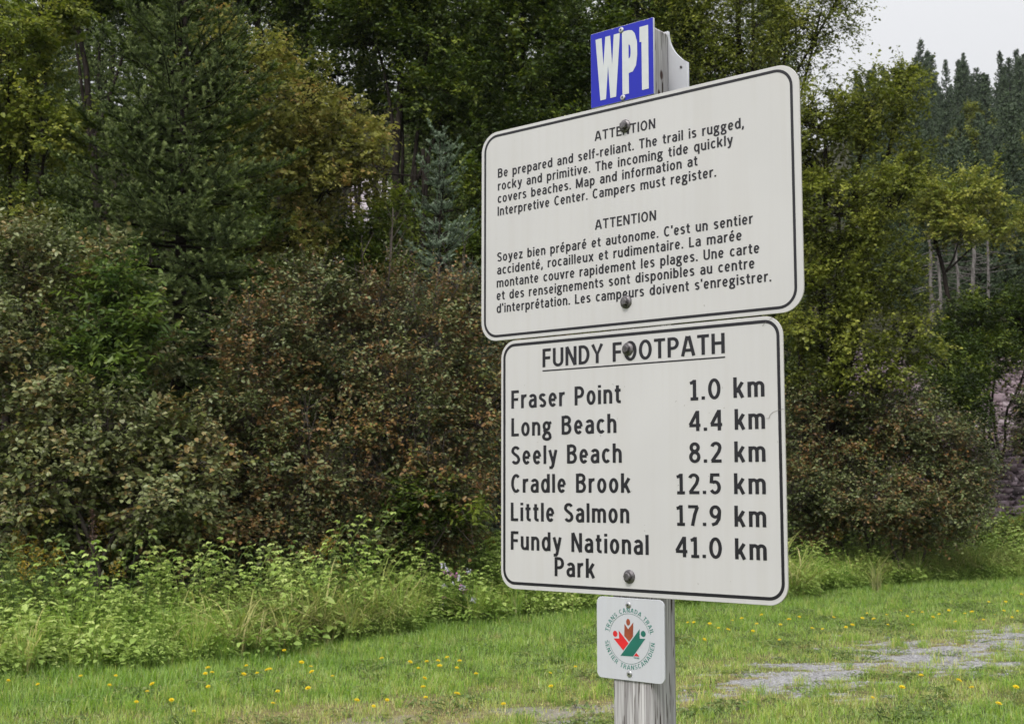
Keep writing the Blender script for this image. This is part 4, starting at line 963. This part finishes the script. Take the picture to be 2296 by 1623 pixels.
def tpl_forb(r, n, R_, H, L=.06, wr=.5):
    lf = MB(); rr = R_ * np.sqrt(r.random(n)); a = r.uniform(0, 6.28, n); z = H * (1 - .6 * (rr / R_) ** 2) * r.uniform(.45, 1.05, n)
    P = np.stack([rr * np.cos(a), rr * np.sin(a), z], -1); b = a + r.normal(size=n) * .9
    D = np.stack([np.cos(b), np.sin(b), r.uniform(-.4, .35, n)], -1); N = np.stack([r.normal(size=n) * .35, r.normal(size=n) * .35, np.ones(n)], -1)
    Ls = L * r.uniform(.6, 1.2, n)
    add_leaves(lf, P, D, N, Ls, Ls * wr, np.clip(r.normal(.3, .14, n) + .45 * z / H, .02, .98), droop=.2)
    k = n // 4; add_tubes(lf, P[:k] * np.array([.5, .5, 0]), P[:k], .003, .002, 3, tint=.2)
    return lf

def scatter(mb, tpls, x, y, s, r, mat=0, dt=None):
    """merge turned and scaled copies of the templates into one mesh"""
    which = r.integers(0, len(tpls), len(x)); z = height(x, y)
    for k, tp in enumerate(tpls):
        V = np.concatenate(tp.v); T = np.concatenate(tp.t); sel = np.where(which == k)[0]
        if not len(sel): continue
        a = r.uniform(0, 6.28, len(sel)); ca, sa = np.cos(a)[:, None], np.sin(a)[:, None]; sc_ = s[sel][:, None]
        W = np.stack([(V[None, :, 0] * ca - V[None, :, 1] * sa) * sc_ + x[sel][:, None], (V[None, :, 0] * sa + V[None, :, 1] * ca) * sc_ + y[sel][:, None], V[None, :, 2] * sc_ * r.uniform(.85, 1.1, (len(sel), 1)) + z[sel][:, None]], -1)
        tt = np.clip(T[None] + (r.normal(size=(len(sel), 1)) * .12 if dt is None else dt[sel][:, None]), .01, .99) + np.zeros((len(sel), 1))
        base = mb.n; mb.v.append(W.reshape(-1, 3)); mb.t.append(tt.ravel()); mb.n += W.shape[0] * W.shape[1]
        for f, m in zip(tp.f, tp.m):
            FF = (np.arange(len(sel))[:, None, None] * len(V) + f[None] + base).reshape(-1, f.shape[1])
            mb.f.append(FF); mb.m.append(np.where(np.tile(m, len(sel)) > 0, 4, mat))

GOLD = leafmat('goldenrod_bloom', [(.22, .16, .015), (.34, .24, .02), (.45, .32, .03)], .25)
def herb_depth(x): return np.interp(x, [-6, -4, -2, 0, 2, 4, 6, 9], [3.6, 3.6, 3.4, 3.0, 2.9, 2.8, 2.6, 2.6])
def undergrowth():
    r = np.random.default_rng(61)
    rasp = [tpl_raspberry(r, r.uniform(.8, 1.15), L=r.uniform(.05, .085), nl=12) for _ in range(8)]; spire = [tpl_spire(r, r.uniform(.85, 1.15)) for _ in range(6)]
    forb = [tpl_forb(r, 60, .22, .34, r.uniform(.05, .08), r.uniform(.4, .65)) for _ in range(6)]; ferny = [tpl_forb(r, 120, .22, .34, .05, .28) for _ in range(5)]
    tuft = [tpl_tuft(r, 22, .8, .013, .45, 1.1) for _ in range(6)]; thin = [tpl_tuft(r, 60, .55, .006) for _ in range(4)]
    gold_ = [tpl_spire(r, 1.0, 1) for _ in range(3)]
    def pos(n, f0, f1, seed, thr=-.2, k=1.4, xr=(-8, 10.5)):
        x = r.uniform(*xr, n); f = r.uniform(f0, f1, n); y = front(x) + f * herb_depth(x)
        ok = snoise(x, y, k, seed) + r.normal(size=n) * .25 > thr
        return x[ok], y[ok], f[ok]
    def hump(x, y): return (1.15 + .28 * snoise(x, y, 1.1, 90) + .16 * snoise(x, y, 3.1, 91)) * np.where(x > 3.5, 1.0, 1)
    def tone(x, y, n): return .14 * snoise(x, y, 1.7, 92) + r.normal(size=n) * .13
    mb = MB()
    def put(tp, x, y, s, mat): scatter(mb, tp, x, y, s * hump(x, y), r, mat, tone(x, y, len(x)))
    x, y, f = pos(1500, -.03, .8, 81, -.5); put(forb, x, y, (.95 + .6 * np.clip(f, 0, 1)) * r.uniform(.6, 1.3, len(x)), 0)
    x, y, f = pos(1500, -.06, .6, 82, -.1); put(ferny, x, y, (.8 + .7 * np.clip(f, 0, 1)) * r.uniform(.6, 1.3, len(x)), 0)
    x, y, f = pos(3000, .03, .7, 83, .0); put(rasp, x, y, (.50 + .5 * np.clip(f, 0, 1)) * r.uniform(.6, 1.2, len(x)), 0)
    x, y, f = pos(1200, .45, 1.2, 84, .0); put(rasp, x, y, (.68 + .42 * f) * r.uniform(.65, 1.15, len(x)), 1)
    x, y, f = pos(1300, .25, 1.15, 85, .0); put(spire, x, y, (.55 + .45 * f) * r.uniform(.7, 1.15, len(x)), 1)
    x, y, f = pos(420, .45, 1.15, 86, .25); put(gold_, x, y, (.62 + .40 * f) * r.uniform(.8, 1.1, len(x)), 1)
    x, y, f = pos(1300, .0, .95, 87, .05, .9); put(tuft, x, y, r.uniform(.6, 1.25, len(x)), 2)
    x, y, f = pos(900, -.05, .5, 88, .0, 1.2); put(thin, x, y, r.uniform(.5, 1.1, len(x)), 3)
    o = mb.build('undergrowth', [M['herb'], M['herb_dark'], M['straw'], M['blade'], GOLD])
    tag(o, 'dense light green herbs and brambles between lawn and bushes', 'undergrowth', kind='stuff')
undergrowth()

def lawn_weeds():
    r = np.random.default_rng(66); mb = MB()
    tft = [tpl_tuft(r, 40, .13, .004) for _ in range(4)]; ros = [tpl_forb(r, 26, .11, .05, .05, .4) for _ in range(4)]; clo = [tpl_forb(r, 60, .2, .06, .022, .9) for _ in range(3)]
    def pos(n, seed, thr):
        y = r.uniform(7.5, 22, n); x = r.uniform(-1, 1, n) * (.44 * y + 1); ok = (y < front(x)) & (snoise(x, y, 2.4, seed) + .3 * r.normal(size=n) > thr) & (gravel_mask(x, y) < .75); return x[ok], y[ok]
    x, y = pos(3200, 71, .15); scatter(mb, tft, x, y, r.uniform(.5, 1.2, len(x)), r, 0)
    x, y = pos(1500, 72, .1); scatter(mb, ros, x, y, r.uniform(.6, 1.3, len(x)), r, 1)
    x, y = pos(1500, 73, .2); scatter(mb, clo, x, y, r.uniform(.6, 1.3, len(x)), r, 1)
    x, y = pos(700, 74, .3); scatter(mb, tft, x, y, r.uniform(.5, .9, len(x)), r, 2)
    tag(mb.build('lawn_weeds', [M['blade'], M['herb_dark'], M['straw']]), 'clover, rosettes and coarse tufts growing in the mown grass', 'weeds', kind='stuff')
lawn_weeds()

FLY = leafmat('yellow_petal', [(.62, .44, .012), (.78, .60, .02), (.85, .68, .04)], .25)
def plant(name, tp, loc, mats, label, cat, group=None, part=None, s=1., rz=0.):
    o = tp.build(name, mats); o.location = (loc[0], loc[1], float(height(loc[0], loc[1]))); o.scale = (s, s, s); o.rotation_euler = (0, 0, rz)
    return tag(o, label, cat, group)
r = np.random.default_rng(71)
gold = [tpl_spire(r, 1.0, 1).data('goldenrod', [M['herb_dark'], GOLD]) for _ in range(4)]
def goldenrod(u, Y, s, label):
    p_ = at(u, 1250, Y); o = bpy.data.objects.new('goldenrod', gold[int(r.integers(0, 4))]); COL.objects.link(o)
    o.location = (p_[0], Y, float(height(p_[0], Y))); o.scale = (s, s, s); o.rotation_euler = (0, 0, r.uniform(0, 6.28))
    tag(o, label, 'goldenrod', 'goldenrods among the herbs')
for u, Y, s in ((20, 13.2, 1.05), (55, 13.4, 1.1), (85, 13.1, 1.0), (120, 13.6, 1.0), (40, 12.9, .9)): goldenrod(u, Y, s, 'dull yellow goldenrod in the clump at the far left edge')
for u, Y, s in ((238, 13.9, 1.2), (262, 14.1, 1.1), (420, 14.2, 1.0), (470, 14.4, .9)): goldenrod(u, Y, s, 'goldenrod rising under the dark bushes left of the dry stalk patch')
for u, Y, s in ((620, 14.6, .95), (660, 14.4, .9), (700, 14.8, .95), (760, 15.0, .9)): goldenrod(u, Y, s, 'goldenrod below the broad brown green alder bush')
for u, Y, s in ((985, 16.4, .95), (1010, 16.6, 1.0), (1040, 16.3, .95), (1062, 16.6, 1.0), (1085, 16.8, .9)): goldenrod(u, Y, s, 'yellow goldenrod just left of the distance panel foot')
for u, Y, s in ((1860, 20.6, .9), (1885, 20.8, .95), (1930, 21, .8)): goldenrod(u, Y, s, 'goldenrod below the rounded brown alder bush at right')
tg = 'arching straw coloured grass tufts'
for u, v, s, lab in ((330, 1380, 1.1, 'pale arching grass tuft in the middle of the left herbs'), (365, 1385, 1.0, 'pale arching grass tuft in the middle of the left herbs'), (300, 1400, .9, 'pale arching grass tuft in the middle of the left herbs'),
                     (560, 1420, .9, 'yellowish grass tuft at the lawn edge left of the pink flowers'), (500, 1400, .95, 'yellowish grass tuft at the lawn edge left of the pink flowers'), (590, 1400, 1., 'yellowish grass tuft at the lawn edge left of the pink flowers'), (1965, 1300, .9, 'brown dry grass tuft at the lawn edge right of the panels')):
    g_ = ground_at(u, v + 30); plant('grass_tuft', tpl_tuft(r, 80, .62, .009), g_, M['straw'], lab, 'grass tuft', tg, s=s)
# the clump of pink and white flowers
def flower_heads(r, n, z0, z1, R_, petal):
    mb = MB()
    for i in range(n):
        c = np.array([r.normal() * R_, r.normal() * R_, r.uniform(z0, z1)]); m = 11
        d = nrm(r.normal(size=(m, 3)) + np.array([0, 0, .6])); add_leaves(mb, c + d * .025, nrm(r.normal(size=(m, 3))), d, .026, .022, np.clip(r.normal(.5, .2, m), 0, 1), droop=.1)
    return mb
g_ = at(1018, 1380, 14.75); root = empty('phlox_clump', (g_[0], 14.75, 0), 'clump of pink and white garden phlox at the lawn edge', 'flowers')
mb = MB(); scatter(mb, [tpl_spire(r, .62) for _ in range(3)], r.normal(size=12) * .10, r.normal(size=12) * .10, r.uniform(.75, 1.1, 12), r)
mb.build('stems', M['herb_dark'], root)
PINK = leafmat('pink_petal', [(.40, .12, .30), (.50, .20, .40), (.60, .36, .54)], .25); WHT = leafmat('white_petal', [(.42, .40, .50), (.55, .54, .64), (.66, .65, .72)], .25)
flower_heads(r, 7, .28, .66, .11, 0).build('pink_blooms', PINK, root); flower_heads(r, 10, .22, .68, .13, 0).build('white_blooms', WHT, root)
# dry brown dock stalks
def dock(u, Y, H, label):
    p_ = at(u, 1200, Y); root = empty('dock_stalk', (p_[0], Y, 0), label, 'dry stalk', 'dry brown dock stalks')
    mb = MB(); z = np.linspace(0, H, 7); P = np.stack([np.cumsum(r.normal(size=7)) * .012, np.cumsum(r.normal(size=7)) * .012, z], -1)
    add_tubes(mb, P[:-1], P[1:], .006, .004, 5); m = 260; t = r.uniform(.62, 1.02, m); C_ = np.stack([np.interp(t * H, z, P[:, 0]), np.interp(t * H, z, P[:, 1]), t * H], -1)
    mb.build('stalk', M['twig'], root); mb = MB()
    add_leaves(mb, C_ + r.normal(size=(m, 3)) * np.array([.03, .03, .01]) * (1.15 - t)[:, None] * 2.2, r.normal(size=(m, 3)), r.normal(size=(m, 3)), .018, .015, r.random(m))
    mb.build('seed_head', leafmat('dry_seed', [(.09, .05, .035), (.16, .09, .065)], .1), root)
dock(210, 13.2, 1.32, 'tall dry brown seed stalk standing above the left herbs'); dock(322, 14.2, 1.1, 'short dry brown seed stalk behind the left herbs'); dock(505, 14.6, 1.0, 'short dry brown seed stalk behind the left herbs')

# ---- yellow flowers in the lawn
fm = []
for i in range(3):
    mb = MB(); H = (.07, .10, .13)[i]; add_tubes(mb, [[0, 0, 0]], [[.005, .003, H]], .0014, .0012, 4, mat=1, tint=.3)
    for ring, (nn_, L, zt) in enumerate(((13, .019, .15), (11, .014, .5), (7, .009, 1.))):
        a = np.arange(nn_) / nn_ * 6.283 + ring; D = np.stack([np.cos(a), np.sin(a), np.full(nn_, zt)], -1)
        add_leaves(mb, np.tile([.005, .003, H], (nn_, 1)) + D * .001, D, np.tile([0, 0, 1.], (nn_, 1)), L, L * .5, r.uniform(.2, .9, nn_), mat=0, droop=.05)
    fm.append(mb.data('hawkbit_flower', [FLY, M['blade']]))
spots = [(12, 1531), (180, 1531), (255, 1536), (328, 1558), (358, 1555), (464, 1541), (430, 1604), (472, 1530), (474, 1537), (470, 1548), (555, 1508), (530, 1548), (578, 1515), (600, 1535), (610, 1540), (622, 1560), (605, 1605), (640, 1490), (668, 1500), (690, 1512), (720, 1545), (860, 1489), (905, 1505), (935, 1518), (958, 1490), (975, 1500), (930, 1556), (948, 1562), (1005, 1484), (1012, 1492), (1020, 1502), (1030, 1505), (985, 1530), (955, 1580), (1010, 1600), (1065, 1545), (1130, 1595), (1225, 1520), (1242, 1575), (1290, 1500), (300, 1590), (95, 1562), (240, 1545), (380, 1590), (700, 1590), (790, 1596), (830, 1602), (860, 1600), (745, 1525)]
spots += [(1545, 1400), (1560, 1412), (1590, 1404), (1610, 1420), (1640, 1408), (1665, 1395), (1700, 1416), (1720, 1402), (1748, 1408), (1790, 1396), (1770, 1425), (1815, 1418), (1860, 1400), (1850, 1428), (1895, 1412), (1925, 1402), (1940, 1390), (1960, 1398), (1990, 1388), (2010, 1380), (2030, 1386), (2050, 1378), (2070, 1390), (2090, 1382), (2110, 1392), (2125, 1384), (2145, 1398), (2165, 1390), (2185, 1402), (2205, 1396), (2225, 1385), (2245, 1392), (2265, 1384), (2283, 1378), (2215, 1360), (2255, 1350), (2280, 1345), (2080, 1410), (2040, 1404), (1985, 1410), (1905, 1432), (1750, 1440), (1680, 1432), (1620, 1445), (1570, 1440), (2130, 1560), (2190, 1585), (2230, 1600), (2060, 1545), (2010, 1590), (1950, 1575), (2270, 1570)]
for i, (u, v) in enumerate(spots):
    g_ = ground_at(u, v + 12); y_ = min(g_[1], float(front(g_[0])) - .1)
    o = bpy.data.objects.new('hawkbit_flower', fm[i % 3]); COL.objects.link(o); o.location = (g_[0], y_, float(height(g_[0], y_))); s = r.uniform(.75, 1.3); o.scale = (s, s, s * 1.3)
    o.rotation_euler = (RAD(r.uniform(5, 30)), RAD(r.uniform(-15, 15)), r.uniform(-.6, .6))
    tag(o, 'yellow hawkbit flower in the lawn left of the post' if u < 1400 else 'yellow hawkbit flower in the lawn right of the post', 'flower', 'yellow flowers in the lawn')

# ---- haze
mb = MB(); x0, x1, y0, y1, z0, z1 = -172, 232, -42, 332, -3, 100
V = [(x, y, z) for z in (z0, z1) for x, y in ((x0, y0), (x1, y0), (x1, y1), (x0, y1))]
mb.add(V, [(0, 3, 2, 1), (4, 5, 6, 7), (0, 1, 5, 4), (1, 2, 6, 5), (2, 3, 7, 6), (3, 0, 4, 7)])
hz = bpy.data.materials.new('haze'); hz.use_nodes = True; hn = hz.node_tree.nodes; hn.remove(hn['Principled BSDF'])
pv = hn.new('ShaderNodeVolumePrincipled'); pv.inputs['Color'].default_value = (.82, .87, .95, 1); pv.inputs['Density'].default_value = .00014
hz.node_tree.links.new(pv.outputs[0], hn['Material Output'].inputs['Volume'])
tag(mb.build('haze', hz), 'thin pale haze hanging in the valley air', 'haze', kind='stuff')
